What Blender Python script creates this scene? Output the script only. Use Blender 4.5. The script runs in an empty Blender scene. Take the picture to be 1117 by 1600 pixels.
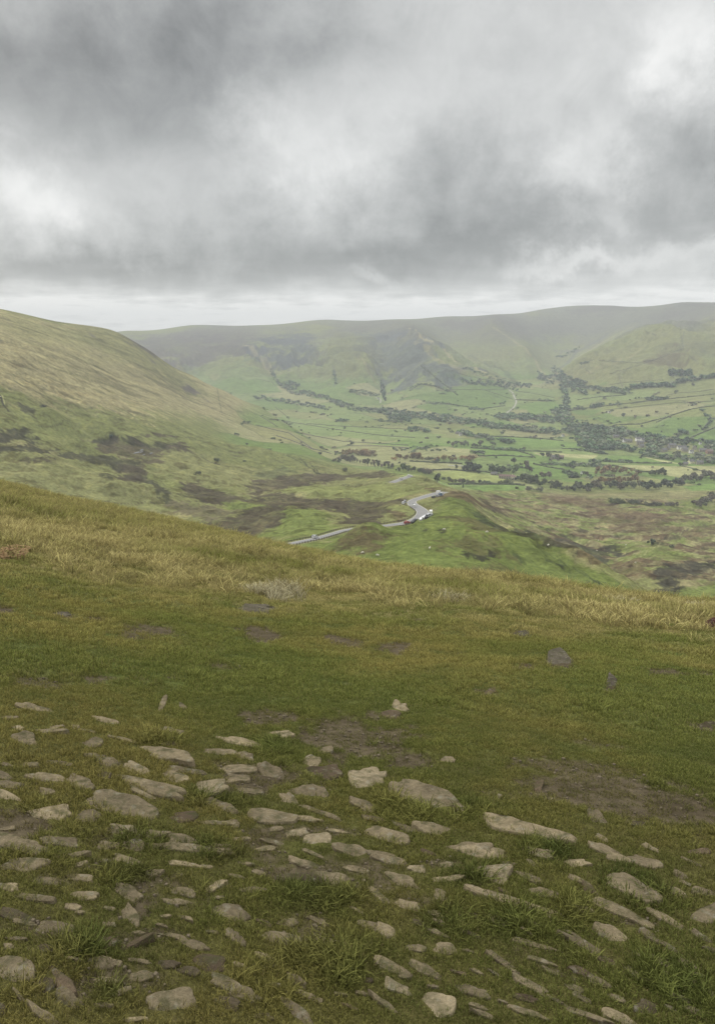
import bpy, bmesh, math, random, time
import numpy as np
R = math.radians
T0 = time.time()
sc = bpy.context.scene
COL = sc.collection

# ------------------------------------------------------------------ camera
EYE = 1.55
HAZE = 1.3e-4
FPX = 1155.0            # focal length in pixels of the 1117 x 1600 photograph
PITCH = R(13.4)
cam_d = bpy.data.cameras.new('camera')
cam_d.sensor_fit = 'VERTICAL'
cam_d.sensor_height = 36.0
cam_d.lens = 36.0 * FPX / 1600.0
cam_d.clip_start = 0.1
cam_d.clip_end = 40000.0
cam = bpy.data.objects.new('camera', cam_d)
cam.location = (0, 0, EYE)
cam.rotation_euler = (R(90) - PITCH, 0, 0)
COL.objects.link(cam)
sc.camera = cam

def azt(u, v):
    """pixel of the photograph -> azimuth and tangent of the elevation of its sight line"""
    xc = (u - 558.5) / FPX
    yc = (800.0 - v) / FPX
    cp, sp = math.cos(PITCH), math.sin(PITCH)
    fy = cp + sp * yc
    fz = -sp + cp * yc
    h = math.hypot(xc, fy)
    return math.atan2(xc, fy), fz / h

# ------------------------------------------------------------------ sky
SUN_EL, SUN_AZ = R(30), R(-42)      # azimuth clockwise from +Y
w = bpy.data.worlds.new('World')
sc.world = w
w.use_nodes = True
nt = w.node_tree
nt.nodes.clear()
def N(t, **k):
    n = nt.nodes.new(t)
    for a, b in k.items():
        setattr(n, a, b)
    return n
def M(op, a, b=None, c=None):
    n = N('ShaderNodeMath', operation=op)
    for i, x in enumerate((a, b, c)):
        if x is None:
            continue
        if isinstance(x, (int, float)):
            n.inputs[i].default_value = x
        else:
            nt.links.new(x, n.inputs[i])
    return n.outputs[0]
tc = N('ShaderNodeTexCoord')
sep = N('ShaderNodeSeparateXYZ')
nt.links.new(tc.outputs['Generated'], sep.inputs[0])
X, Y, Z = sep.outputs
zc = M('ADD', M('MAXIMUM', Z, 0.0), 0.10)
comb = N('ShaderNodeCombineXYZ')
nt.links.new(M('DIVIDE', X, zc), comb.inputs[0])
nt.links.new(M('DIVIDE', Y, zc), comb.inputs[1])
def noise(scale, detail, rough=0.55, vec=None, off=0.0, dist=0.0):
    n = N('ShaderNodeTexNoise')
    n.inputs['Scale'].default_value = scale
    n.inputs['Detail'].default_value = detail
    n.inputs['Roughness'].default_value = rough
    n.inputs['Distortion'].default_value = dist
    mp = N('ShaderNodeMapping')
    mp.inputs['Location'].default_value = (off, off * 0.7, off * 0.3)
    nt.links.new(vec if vec is not None else comb.outputs[0], mp.inputs[0])
    nt.links.new(mp.outputs[0], n.inputs['Vector'])
    return M('SUBTRACT', n.outputs['Fac'], 0.5)
az = M('ARCTAN2', X, Y)
el = M('ARCSINE', Z)
n_big = noise(1.5, 9, 0.62, off=3.1, dist=0.4)
n_dir = noise(5.0, 9, 0.66, vec=tc.outputs['Generated'], off=7.7)
n_dir2 = noise(6.5, 9, 0.64, vec=tc.outputs['Generated'], off=23.0)
azw = M('ADD', az, M('MULTIPLY', n_dir, 0.34))
elw = M('ADD', el, M('MULTIPLY', n_dir2, 0.19))
SKY_BASE = 0.60
# cloud masses: photo pixel of the middle, half widths in px, brightness
CLOUDS = [
    (130, 40, 380, 150, -.20), (60, 160, 300, 80, -.10), (330, 150, 170, 90, -.07), (470, 30, 200, 80, -.10),
    (500, 400, 330, 50, -.20), (760, 310, 190, 80, -.15), (640, 330, 160, 60, -.06), (90, 430, 200, 34, -.14),
    (700, 395, 160, 25, -.10), (300, 440, 420, 20, -.13), (640, 425, 300, 18, -.06), (1090, 300, 90, 70, -.17), (1080, 190, 70, 40, -.10), (860, 120, 200, 100, .00), (950, 330, 110, 40, -.10),
    (40, 300, 80, 40, .30), (180, 330, 150, 60, .10), (470, 245, 70, 46, .30), (420, 190, 70, 40, .08), (590, 160, 90, 50, .16),
    (1070, 60, 45, 40, .15), (1110, 20, 60, 40, .05), (915, 265, 50, 60, .26), (740, 110, 170, 110, .06), (700, 20, 200, 60, .06),
    (1000, 392, 180, 14, .26), (860, 405, 60, 14, .16), (1080, 425, 120, 16, .16), (930, 350, 40, 12, .14), (570, 435, 50, 8, .14), (1100, 110, 30, 60, .12), (300, 290, 60, 40, .06), (620, 430, 160, 14, .12),
]
tot = None
for (u, v, su, sv, amp) in CLOUDS:
    a, t = azt(u, v)
    e = math.atan(t)
    dx = M('MULTIPLY', M('SUBTRACT', azw, a), FPX / su)
    dy = M('MULTIPLY', M('SUBTRACT', elw, e), FPX / sv)
    g = M('MULTIPLY', M('EXPONENT', M('MULTIPLY', M('ADD', M('MULTIPLY', dx, dx), M('MULTIPLY', dy, dy)), -0.7)), amp)
    tot = g if tot is None else M('ADD', tot, g)
# bright band under the cloud base, at the horizon
e0 = math.atan(azt(558, 480)[1])
dy = M('MULTIPLY', M('SUBTRACT', M('ADD', el, M('MULTIPLY', n_dir, 0.03)), e0 - 0.006), 1 / 0.027)
band = M('MULTIPLY', M('EXPONENT', M('MULTIPLY', M('MULTIPLY', dy, dy), -1.0)), 0.55)
tot = M('ADD', tot, M('MULTIPLY', band, M('ADD', M('MULTIPLY', noise(2.6, 8, 0.62, off=5.3), 3.0), 0.95)))
tot = M('ADD', tot, M('MULTIPLY', n_big, 0.20))
tot = M('ADD', tot, M('MULTIPLY', n_dir2, 0.40))
tot = M('ADD', tot, M('MULTIPLY', noise(13, 9, 0.68, vec=tc.outputs['Generated'], off=1.7, dist=0.5), 0.26))
lum = M('MINIMUM', M('MAXIMUM', M('ADD', tot, SKY_BASE), 0.15), 1.0)
# an overcast sky is brightest overhead
up = N('ShaderNodeMapRange', interpolation_type='SMOOTHSTEP')
nt.links.new(el, up.inputs['Value'])
up.inputs['From Min'].default_value = R(24)
up.inputs['From Max'].default_value = R(60)
up.inputs['To Min'].default_value = 1.0
up.inputs['To Max'].default_value = 3.2
lum = M('MULTIPLY', M('MULTIPLY', lum, 0.73), up.outputs[0])
ramp = N('ShaderNodeMix', data_type='RGBA')
nt.links.new(M('MINIMUM', M('MULTIPLY', lum, 1.35), 1.0), ramp.inputs['Factor'])
ramp.inputs['A'].default_value = (0.94, 0.97, 0.955, 1)
ramp.inputs['B'].default_value = (1.0, 0.995, 0.975, 1)
vm = N('ShaderNodeVectorMath', operation='SCALE')
nt.links.new(ramp.outputs['Result'], vm.inputs[0])
nt.links.new(lum, vm.inputs['Scale'])
bg = N('ShaderNodeBackground')
nt.links.new(vm.outputs[0], bg.inputs['Color'])
bg.inputs['Strength'].default_value = 1.0
sky = N('ShaderNodeTexSky', sky_type='NISHITA', sun_disc=False, sun_elevation=SUN_EL, sun_rotation=SUN_AZ)
bg2 = N('ShaderNodeBackground')
nt.links.new(sky.outputs[0], bg2.inputs['Color'])
bg2.inputs['Strength'].default_value = 0.004      # what little blue filters through the overcast
add = N('ShaderNodeAddShader')
nt.links.new(bg.outputs[0], add.inputs[0])
nt.links.new(bg2.outputs[0], add.inputs[1])
out = N('ShaderNodeOutputWorld')
nt.links.new(add.outputs[0], out.inputs['Surface'])

sd = bpy.data.lights.new('sun', 'SUN')
sd.energy = 1.5
sd.angle = R(12)
sd.color = (1.0, 0.95, 0.86)
sun = bpy.data.objects.new('sun', sd)
sun.rotation_euler = (R(90) - SUN_EL, 0, -SUN_AZ + math.pi)
COL.objects.link(sun)
sun.location = (0, 0, 200)

sc.view_settings.view_transform = 'Standard'
sc.view_settings.look = 'None'
sc.view_settings.exposure = 0.5
sc.view_settings.gamma = 1.0
sc.cycles.max_bounces = 5
sc.cycles.diffuse_bounces = 2
sc.cycles.glossy_bounces = 1
sc.cycles.transmission_bounces = 2
sc.cycles.transparent_max_bounces = 8
sc.cycles.volume_bounces = 0
sc.cycles.caustics_reflective = False
sc.cycles.caustics_refractive = False

# ------------------------------------------------------------------ noise
def _hash(ix, iy, seed):
    h = (ix.astype(np.uint32) * np.uint32(374761393) + iy.astype(np.uint32) * np.uint32(668265263) + np.uint32(seed * 974711 + 12345))
    h = (h ^ (h >> np.uint32(13))) * np.uint32(1274126177)
    h = h ^ (h >> np.uint32(16))
    return h
def gnoise(x, y, seed=0):
    x = np.asarray(x, dtype=np.float64); y = np.asarray(y, dtype=np.float64)
    xf = np.floor(x); yf = np.floor(y)
    ix = xf.astype(np.int64); iy = yf.astype(np.int64)
    fx = (x - xf).astype(np.float32); fy = (y - yf).astype(np.float32)
    def gr(dx, dy):
        a = _hash((ix + dx) & 0xffffffff, (iy + dy) & 0xffffffff, seed).astype(np.float32) * np.float32(2 * math.pi / 4294967296.0)
        return np.cos(a) * (fx - dx) + np.sin(a) * (fy - dy)
    sx = fx * fx * fx * (fx * (fx * 6 - 15) + 10)
    sy = fy * fy * fy * (fy * (fy * 6 - 15) + 10)
    a = gr(0, 0); b = gr(1, 0); c = gr(0, 1); d = gr(1, 1)
    return ((a + (b - a) * sx) + ((c + (d - c) * sx) - (a + (b - a) * sx)) * sy) * 1.5
def fbm(x, y, o=4, seed=0, gain=0.5, lac=2.03):
    s = 0; a = 1.0; n = 0
    for i in range(o):
        s = s + a * gnoise(x, y, seed + i * 17)
        n += a; a *= gain
        x = x * lac + 11.3; y = y * lac - 7.1
    return s / n
def sst(a, b, x):
    t = np.clip((x - a) / (b - a), 0, 1)
    return t * t * (3 - 2 * t)

# ------------------------------------------------------------------ terrain
# control points: where the photo shows (or must hide) ground: pixel and horizontal distance in metres
CTRL = [
 (0,488,1550),(50,498,1650),(100,509,1750),(140,513,1850),(180,518,1950),(235,548,2050),(300,586,2120),(350,610,2150),(410,636,2200),
 (0,520,2300),(100,535,2500),(200,575,2650),(300,650,2550),(350,650,2600),(400,652,2550),
 (0,545,3200),(150,550,3200),(0,530,5200),(100,528,5200),
 (0,550,1250),(0,610,1020),(0,650,900),(0,700,790),(0,740,700),(0,790,600),(0,900,400),(0,960,250),
 (100,560,1400),(100,600,1250),(100,640,1080),(100,680,930),(100,720,800),(100,765,680),(100,860,440),(100,940,280),
 (200,570,1650),(200,610,1450),(200,650,1200),(200,690,980),(200,715,890),(200,740,800),(200,780,680),(200,812,600),(200,900,400),
 (300,620,1800),(300,650,1500),(300,690,1150),(300,730,920),(300,760,800),(300,800,650),(300,832,560),(300,920,380),
 (400,660,1850),(400,690,1500),(400,720,1150),(400,750,920),(400,780,740),(400,810,600),(400,845,500),(400,930,350),
 (440,662,1900),(480,694,1600),(505,714,1400),(500,735,1080),(500,755,900),(500,780,720),(500,810,580),(500,835,470),(500,860,400),(500,950,300),
 (450,650,2600),(450,668,2350),(500,650,2550),(500,672,2200),(520,702,1800),(560,640,2700),(560,670,2200),(560,700,1780),(560,722,1520),
 (560,738,1150),(600,740,1000),(620,750,860),(560,760,850),(560,790,680),(560,815,560),(560,838,440),(560,870,350),(560,960,250),
 (640,660,2350),(640,700,1780),(640,720,1530),(640,736,1350),(640,744,950),(640,760,780),(640,785,650),(640,802,570),(640,815,520),(640,838,440),(640,870,340),(640,970,240),
 (700,640,2700),(700,690,1900),(700,720,1530),(700,742,1380),(700,762,1080),(700,774,640),(700,800,540),(700,830,440),(700,870,340),(700,970,240),
 (780,660,2350),(780,690,1950),(780,720,1600),(780,745,1400),(780,768,1180),(780,792,950),(780,815,660),(780,845,460),(780,880,350),(780,980,240),
 (880,680,2150),(880,700,1900),(880,730,1600),(880,760,1370),(880,790,1100),(880,830,850),(880,858,680),(880,890,400),(880,990,240),
 (930,905,390),(940,880,680),(985,925,360),(980,905,560),
 (1000,700,1950),(1000,730,1650),(1000,760,1400),(1000,790,1150),(1000,830,900),(1000,870,700),(1000,900,570),(1010,935,450),(1000,1020,250),
 (1117,690,2100),(1117,730,1700),(1117,770,1350),(1117,810,1080),(1117,850,850),(1117,900,620),(1117,940,480),(1117,1030,260),
 (420,633,2900),(450,620,3200),(420,610,3400),(430,590,3650),(400,560,4000),(400,530,4500),(400,511,5000),(400,522,6500),
 (200,517,5200),(225,540,4600),(250,560,4200),(300,575,4000),(200,532,6500),(330,600,3600),(350,620,3200),(300,512,5100),
 (500,640,2800),(500,622,3100),(500,605,3400),(500,580,3700),(500,550,4100),(500,520,4600),(500,504,5000),
 (600,640,2750),(600,622,3000),(600,604,3350),(575,560,3650),(602,565,3900),(640,560,3550),(600,520,4500),(600,500,5200),(600,512,6500),
 (640,513,4300),(700,548,3900),(760,580,3450),(830,607,3080),(690,548,4500),(745,578,4100),(800,600,3600),
 (700,500,5400),(800,643,2600),(800,622,2900),(800,560,4300),(800,530,4800),(800,493,5600),(770,505,5000),(820,542,4400),(870,588,3700),(840,560,4600),
 (870,605,3250),(868,578,4300),(900,548,4900),(940,522,5300),
 (900,572,3500),(950,545,3650),(1000,522,3850),(1040,506,4050),(1117,502,4250),(900,602,3050),(900,625,2780),(900,652,2450),
 (1000,560,3300),(1000,590,3000),(1000,620,2680),(1000,650,2350),(1000,680,2100),(1117,540,3500),(1117,580,3000),(1117,610,2650),(1117,640,2350),(1117,665,2200),
 (850,490,5700),(950,484,5800),(1060,479,5450),(740,501,5400),(1050,525,4900),(1000,510,5000),(900,486,5900),(1000,482,5700),(1117,477,5300),(1000,498,7000),(1117,492,7000),(800,505,7000),
]
pts = []
for (u, v, d) in CTRL:
    a, t = azt(u, v)
    pts.append((a, math.log(d), t))
    if u == 0:
        pts.append((a - 0.14, math.log(d), t))
    if u == 1117:
        pts.append((a + 0.14, math.log(d), t))
pts = np.array(pts)
AZK = 4.0
def feats(a, l):
    return np.stack([a * AZK, l], -1)
def tps(d2):
    return 0.5 * d2 * np.log(d2 + 1e-9)
P = feats(pts[:, 0], pts[:, 1])
D2 = ((P[:, None] - P[None]) ** 2).sum(-1)
n = len(P)
K = np.zeros((n + 3, n + 3))
K[:n, :n] = tps(D2) + np.eye(n) * 0.0015
Q = np.concatenate([np.ones((n, 1)), P], 1)
K[:n, n:] = Q
K[n:, :n] = Q.T
coef = np.linalg.solve(K, np.concatenate([pts[:, 2], np.zeros(3)]))

core = np.arange(-27.6, 27.6001, 0.058)
NC = len(core)
ext = []
x_, s_ = 27.6, 0.058
while x_ < 180:
    s_ *= 1.13
    x_ += s_
    ext.append(min(x_, 180.0))
ext = np.array(ext)
AZ = np.radians(np.concatenate([-ext[::-1], core, ext]))
C0 = len(ext)
rows = [0.3]
while rows[-1] < 9500:
    r = rows[-1]
    k = 0.0105 if r < 4 else 0.0125 if r < 60 else 0.016 if r < 330 else 0.0036 if r < 1300 else 0.0031 if r < 2600 else 0.0046 if r < 6200 else 0.03
    rows.append(r * (1 + k))
RR = np.array(rows)
NR, NA = len(RR), len(AZ)
aeff = AZ.copy()
lim = R(33)
m_ = np.abs(AZ) > lim
aeff[m_] = np.sign(AZ[m_]) * lim * (1 - sst(0, 1, (np.abs(AZ[m_]) - lim) / (math.pi - lim)))

# near hillside: its crest line in the photo and how far away that crest is
CREST = [(-60,745,95),(0,755,90),(100,780,80),(200,800,70),(300,822,60),(400,847,50),(500,868,42),(600,886,36),(700,898,32),(800,908,30),(900,920,28),(1000,934,27),(1117,948,26),(1200,955,26)]
ca = np.array([azt(u, v)[0] for u, v, d in CREST]); ct = np.array([-azt(u, v)[1] for u, v, d in CREST]); cd = np.array([d for u, v, d in CREST])
tcr = np.interp(aeff, ca, ct); rcr = np.interp(aeff, ca, cd)
kk = np.hanning(41); kk /= kk.sum()
sm = lambda a: np.convolve(np.pad(a, 20, mode='edge'), kk, 'valid')
tcr, rcr = sm(tcr), sm(rcr)

RG = RR[:, None] * np.ones((1, NA)); AG = np.ones((NR, 1)) * AZ[None]
XG = RG * np.sin(AG); YG = RG * np.cos(AG)
cN = 1.55 / rcr ** 2
SN = tcr - 2 * 1.55 / rcr
znear = EYE - 1.55 - SN[None] * RG - cN[None] * RG ** 2
# undulation and tussocks of the near turf
tus = sst(6, 14, RG)
znear = znear + 0.10 * fbm(XG / 5.0, YG / 5.0, 3, 5) * sst(1, 6, RG) + 0.018 * fbm(XG / 0.55, YG / 0.55, 3, 9) \
    + tus * (0.10 * fbm(XG / 1.1, YG / 1.1, 3, 21) + 0.25 * fbm(XG / 9.0, YG / 9.0, 2, 33) * sst(10, 30, RG))
i0 = int(np.searchsorted(RR, 110))
LR = np.log(RR)
T = np.zeros((NR - i0, NA))
fa = aeff * AZK
for s in range(0, NR - i0, 20):
    ll = LR[i0 + s:i0 + s + 20]
    acc = coef[n] + coef[n + 1] * fa[None] + coef[n + 2] * ll[:, None]
    acc = np.repeat(acc, 1, 0).astype(np.float32)
    da = (fa[None, :, None] - P[None, None, :, 0]) ** 2
    dl = (ll[:, None, None] - P[None, None, :, 1]) ** 2
    d2 = (da + dl).astype(np.float32)
    acc += (0.5 * d2 * np.log(d2 + np.float32(1e-9))) @ coef[:n].astype(np.float32)
    T[s:s + 20] = acc
xf, yf, rf, af = XG[i0:], YG[i0:], RG[i0:], AG[i0:]
zfar = EYE + T * rf
# hummocks on the moor, gullies on the slopes
wm = sst(300, 380, rf) * (1 - sst(1150, 1450, rf))
valley = sst(-215, -250, zfar) * sst(1150, 1350, rf)
hum = fbm(xf / 68.0, yf / 68.0, 4, 41)
zfar = zfar + wm * (1 - valley) * (6.0 * hum + 1.3 * fbm(xf / 21.0, yf / 21.0, 3, 47) + 4.4 * (0.35 - np.abs(fbm(xf / 46.0 + 0.6 * hum, yf / 46.0, 3, 51))) * 1.3)
ur, uf = azt(1000, 800)[0], azt(840, 800)[0]
wr = sst(azt(800, 800)[0], azt(880, 800)[0], af) * (1 - sst(1000, 1300, rf)) * sst(330, 420, rf)
# folds running down the flank below the road ridge
fold = fbm((xf * 0.80 + yf * 0.60) / 20.0, (-xf * 0.60 + yf * 0.80) / 110.0, 4, 61)
zfar = zfar + wr * 5.5 * fold
def bump(u, v, d, amp, sa, sr, rot=0.0):
    """a knoll in the place the photo shows it, at distance d, half widths in metres across and along"""
    a, t = azt(u, v)
    cx, cy = d * math.sin(a), d * math.cos(a)
    dx, dy = xf - cx, yf - cy
    sa, sr = sa * .72, sr * .72
    ex = (dx * math.cos(a + rot) - dy * math.sin(a + rot)) / sa
    ey = (dx * math.sin(a + rot) + dy * math.cos(a + rot)) / sr
    return amp * np.exp(-0.5 * (ex * ex + ey * ey))
for b in [(572,838,425,8,24,20),(690,850,395,5,26,16,.4),(750,858,400,6,30,18,.5),(660,872,360,4,20,14),(800,870,420,6,14,40,-.5),(850,885,420,7,12,45,-.6),(905,900,400,6,10,40,-.6),
          (620,826,455,3,16,12),(735,815,520,5,30,24,.4),(90,652,980,13,22,24),(150,648,1000,12,18,22),(185,655,980,10,20,20),(118,690,880,9,26,20),(40,725,760,7,40,24,.3),
          (150,745,720,9,60,30,.2),(230,760,700,6,30,20),(60,765,690,6,40,20),(250,700,900,6,40,30),(330,735,850,7,60,30),(440,745,900,5,50,20),(400,700,1250,10,60,40),
          (500,690,1600,0,10,10),(520,772,760,4,50,22),(600,768,760,4,40,24),(480,808,590,4,40,20)]:
    zfar = zfar + bump(*b)
hi = sst(-235, -140, zfar) * sst(2600, 3100, rf)
g1 = fbm(xf / 330.0 + 0.7 * fbm(xf / 600., yf / 600., 2, 77), yf / 620.0, 5, 71, .55)
zfar = zfar + hi * (1 - sst(3900, 4700, rf)) * (95 * (0.20 - np.abs(g1)) * 1.6)
lh = sst(-150, -60, zfar) * sst(950, 1200, rf) * (1 - sst(2300, 2500, rf)) * (1 - sst(azt(430, 600)[0], azt(500, 600)[0], af))
sk = (xf * 0.52 + yf * 0.85)
sl = (-xf * 0.85 + yf * 0.52)
zfar = zfar + lh * (5.0 * fbm(sl / 42.0, sk / 420.0, 4, 81))
Zg = znear
zn = znear[i0:]
wd = 0.012 * rf
h_ = np.clip(0.5 + 0.5 * (zfar - zn) / wd, 0, 1)
zb = zn * (1 - h_) + zfar * h_ + wd * h_ * (1 - h_)
bl = sst(110, 140, rf)
Zg[i0:] = np.minimum(zn, 1e9) * (1 - bl) + zb * bl
FARW = np.zeros((NR, NA)); FARW[i0:] = h_ * bl
TG = (Zg - EYE) / RG
print('terrain', NR, NA, round(time.time() - T0, 1))

def col_index(a):
    return int(np.clip(round((math.degrees(a) + 27.6) / 0.058), 0, NC - 1)) + C0
def cast(u, v, rmin=0.0):
    """first ground the sight line through this pixel meets: x, y, z"""
    a, t = azt(u, v)
    j = col_index(a)
    i1 = int(np.searchsorted(RR, rmin))
    c = TG[i1:, j]
    k = int(np.argmax(c >= t))
    if c[k] < t:
        return None
    k += i1
    if k > i1:
        t0, t1 = TG[k - 1, j], TG[k, j]
        f = (t - t0) / (t1 - t0 + 1e-12)
        r = RR[k - 1] + f * (RR[k] - RR[k - 1])
    else:
        r = RR[k]
    return r * math.sin(a), r * math.cos(a), EYE + t * r
AZdeg = AZ
def height(x, y):
    x = np.atleast_1d(np.asarray(x, float)); y = np.atleast_1d(np.asarray(y, float))
    r = np.hypot(x, y); a = np.arctan2(x, y)
    i = np.clip(np.searchsorted(RR, r) - 1, 0, NR - 2); j = np.clip(np.searchsorted(AZ, a) - 1, 0, NA - 2)
    fr = np.clip((r - RR[i]) / (RR[i + 1] - RR[i]), 0, 1); fa_ = np.clip((a - AZ[j]) / (AZ[j + 1] - AZ[j]), 0, 1)
    return (Zg[i, j] * (1 - fr) + Zg[i + 1, j] * fr) * (1 - fa_) + (Zg[i, j + 1] * (1 - fr) + Zg[i + 1, j + 1] * fr) * fa_
def gz(x, y):
    return float(height(x, y)[0])
# ------------------------------------------------------------------ land cover
# what grows where: painted in plan on the terrain (grass, heather, bog, pasture), then used by the ground material
def c3(*a):
    return np.array(a, dtype=np.float32)
GREEN = c3(.150, .165, .060); LUSH = c3(.138, .170, .050); DEEP = c3(.085, .125, .030); STRAW = c3(.300, .270, .140); OLIVE = c3(.185, .188, .080)
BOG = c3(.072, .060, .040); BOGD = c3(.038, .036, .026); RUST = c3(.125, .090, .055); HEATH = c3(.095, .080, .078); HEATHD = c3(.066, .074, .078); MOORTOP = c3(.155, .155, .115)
PAST = c3(.168, .215, .078); BRIGHT = c3(.160, .240, .068); PALE = c3(.310, .305, .150); YEL = c3(.240, .270, .095); SCRUB = c3(.045, .055, .030)
LC = np.zeros((NR, NA, 3), np.float32)
nA = fbm(XG / 160., YG / 160., 4, 101)
nB = fbm(XG / 45., YG / 45., 4, 111)
nC = fbm(XG / 14., YG / 14., 3, 121)
nD = fbm(XG / 600., YG / 600., 4, 131)
def mix(a, b, f):
    return a + (b - a) * np.clip(f, 0, 1)[..., None]
# --- base of the far ground
LC[:] = GREEN
LC = mix(LC, OLIVE, 0.5 + 1.2 * nA)
LC = mix(LC, STRAW, sst(0.10, 0.45, nB) * 0.5)
high = sst(-150, 60, Zg) * sst(2500, 3100, RG)
LC = mix(LC, mix(OLIVE * np.ones_like(LC), PAST, .5 + nD), sst(2300, 2800, RG) * .8)
LC = mix(LC, MOORTOP, high * sst(-.25, .15, nD + (Zg - 10) / 400) * .9)
LC = mix(LC, HEATH, high * sst(.02, .22, nD + nB * .3) * .6)

def sl_box(xs, ys, pad):
    r = np.hypot(xs, ys); a = np.arctan2(xs, ys); rm = max(r.mean(), 1)
    ra, rb = max(r.min() - pad, 0), r.max() + pad
    i_0 = max(int(np.searchsorted(RR, ra)) - 1, 0); i_1 = min(int(np.searchsorted(RR, rb)) + 1, NR)
    pa = pad / max(r.min(), 1)
    j_0 = max(int(np.searchsorted(AZ, a.min() - pa)) - 1, 0); j_1 = min(int(np.searchsorted(AZ, a.max() + pa)) + 1, NA)
    return slice(i_0, i_1), slice(j_0, j_1)
def seg_d2(px, py, x0, y0, x1, y1):
    dx, dy = x1 - x0, y1 - y0
    t = np.clip(((px - x0) * dx + (py - y0) * dy) / (dx * dx + dy * dy + 1e-9), 0, 1)
    return (px - x0 - t * dx) ** 2 + (py - y0 - t * dy) ** 2
def to_xy(pp, rmin):
    o = []
    for (u, v) in pp:
        c = cast(u, v, rmin)
        if c is not None:
            o.append(c[:2])
    return np.array(o)
def poly(pp, col, f=.006, rag=.012, op=1.0, var=0.0, rmin=170, ns=None, field=False):
    global LC
    q = to_xy(pp, rmin)
    if len(q) < 3:
        return
    rc = float(np.hypot(q[:, 0], q[:, 1]).mean())
    si, sj = sl_box(q[:, 0], q[:, 1], rc * (f + rag) * 2)
    px, py = XG[si, sj], YG[si, sj]
    inside = np.zeros(px.shape, bool); d2 = np.full(px.shape, 1e18)
    for k in range(len(q)):
        x0, y0 = q[k]; x1, y1 = q[(k + 1) % len(q)]
        d2 = np.minimum(d2, seg_d2(px, py, x0, y0, x1, y1))
        cr = ((y0 > py) != (y1 > py)) & (px < (x1 - x0) * (py - y0) / (y1 - y0 + 1e-12) + x0)
        inside ^= cr
    d = np.where(inside, 1, -1) * np.sqrt(d2) / rc
    sc_ = ns or rc * .03
    nn = fbm(px / sc_, py / sc_, 4, 201) * .75 + fbm(px / (sc_ * .22), py / (sc_ * .22), 3, 203) * .45
    m = sst(-f, f, d + rag * 2.2 * nn) * op
    if var:
        m = m * np.clip(1 - var + var * 2.4 * (nn + .35), 0, 1)
    m = m * (RG[si, sj] > rmin * .8)
    LC[si, sj] = mix(LC[si, sj], col, m)
def line(pp, col, wpx=1.0, op=1.0, rag=.4, rmin=170, vary=0.0):
    """a strip of ground of its own (a track, a gully, a strip of rushes); wpx: its width as the photo shows it, in pixels across"""
    global LC
    q = to_xy(pp, rmin)
    if len(q) < 2:
        return
    rc = float(np.hypot(q[:, 0], q[:, 1]).mean())
    wid = wpx * rc / FPX
    si, sj = sl_box(q[:, 0], q[:, 1], wid * 4 + 5)
    px, py = XG[si, sj], YG[si, sj]
    d2 = np.full(px.shape, 1e18)
    for k in range(len(q) - 1):
        d2 = np.minimum(d2, seg_d2(px, py, q[k, 0], q[k, 1], q[k + 1, 0], q[k + 1, 1]))
    nn = fbm(px / (wid * 5), py / (wid * 5), 3, 211)
    m = sst(1.3, .5, np.sqrt(d2) / wid + rag * nn * 2) * op
    if vary:
        m = m * sst(-.3, .3, fbm(px / (wid * 18), py / (wid * 18), 2, 213) + 1 - vary * 1.5)
    LC[si, sj] = mix(LC[si, sj], col, m)

# --- the big slope beyond the hollow
LHP = [(-120, 478), (0, 486), (50, 497), (100, 508), (180, 516), (235, 546), (300, 585), (350, 608), (410, 634), (445, 660), (480, 690), (512, 716), (430, 716), (330, 680), (250, 650), (150, 640), (0, 600), (-120, 590)]
poly(LHP, STRAW * .92, f=.01, rag=.02)
poly([(90, 508), (180, 517), (235, 548), (290, 582), (345, 608), (385, 632), (350, 628), (300, 612), (240, 588), (180, 560), (130, 535)], OLIVE * .9, f=.02, rag=.03, op=.75)
poly([(0, 490), (60, 500), (120, 520), (160, 550), (100, 545), (0, 520)], OLIVE * 1.15, f=.03, rag=.03, op=.5)
poly([(280, 580), (350, 606), (412, 634), (440, 655), (400, 650), (350, 630)], STRAW, f=.01, rag=.02, op=.8)
poly([(200, 640), (330, 650), (420, 690), (500, 715), (420, 705), (330, 690), (260, 670)], OLIVE * 1.1, f=.02, rag=.03, op=.8)
# long pale and dark stripes running down it
rng = random.Random(5)
for k in range(90):
    u0 = rng.uniform(-30, 300); v0 = 500 + u0 * .28 + rng.uniform(8, 95)
    L = rng.uniform(60, 190); sl_ = rng.uniform(.36, .52)
    c_ = rng.choice([STRAW * 1.35, STRAW * 1.25, OLIVE * .65, OLIVE * .55, GREEN * .6, BOG * 1.2])
    line([(u0 + L * s, v0 + L * s * sl_ + 5 * math.sin(s * 3 + k)) for s in (0, .25, .5, .75, 1)], c_, rng.uniform(.5, 2.0), rng.uniform(.35, .8), .7, vary=.35)
lhz = (slice(int(np.searchsorted(RR, 900)), int(np.searchsorted(RR, 2300))), slice(0, int(np.searchsorted(AZ, azt(520, 700)[0]))))
sk_ = XG[lhz] * .52 + YG[lhz] * .85; sl2 = -XG[lhz] * .85 + YG[lhz] * .52
sn = fbm(sl2 / 16.0 + .8 * nB[lhz], sk_ / 260.0, 4, 161, .6)
wl_ = sst(-150, -110, Zg[lhz])
LC[lhz] = mix(LC[lhz], LC[lhz] * c3(.62, .62, .60), wl_ * sst(.08, .38, sn) * .9)
LC[lhz] = mix(LC[lhz], LC[lhz] * c3(1.3, 1.25, 1.2), wl_ * sst(.10, .36, -sn) * .8)
line([(0, 602), (60, 622), (130, 648), (200, 660)], BOG, 1.0, .6)
line([(0, 612), (40, 627), (100, 640)], BOG * 1.3, .9, .5)
line([(150, 645), (210, 668), (270, 680)], BOG * 1.4, .8, .5)
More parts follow.
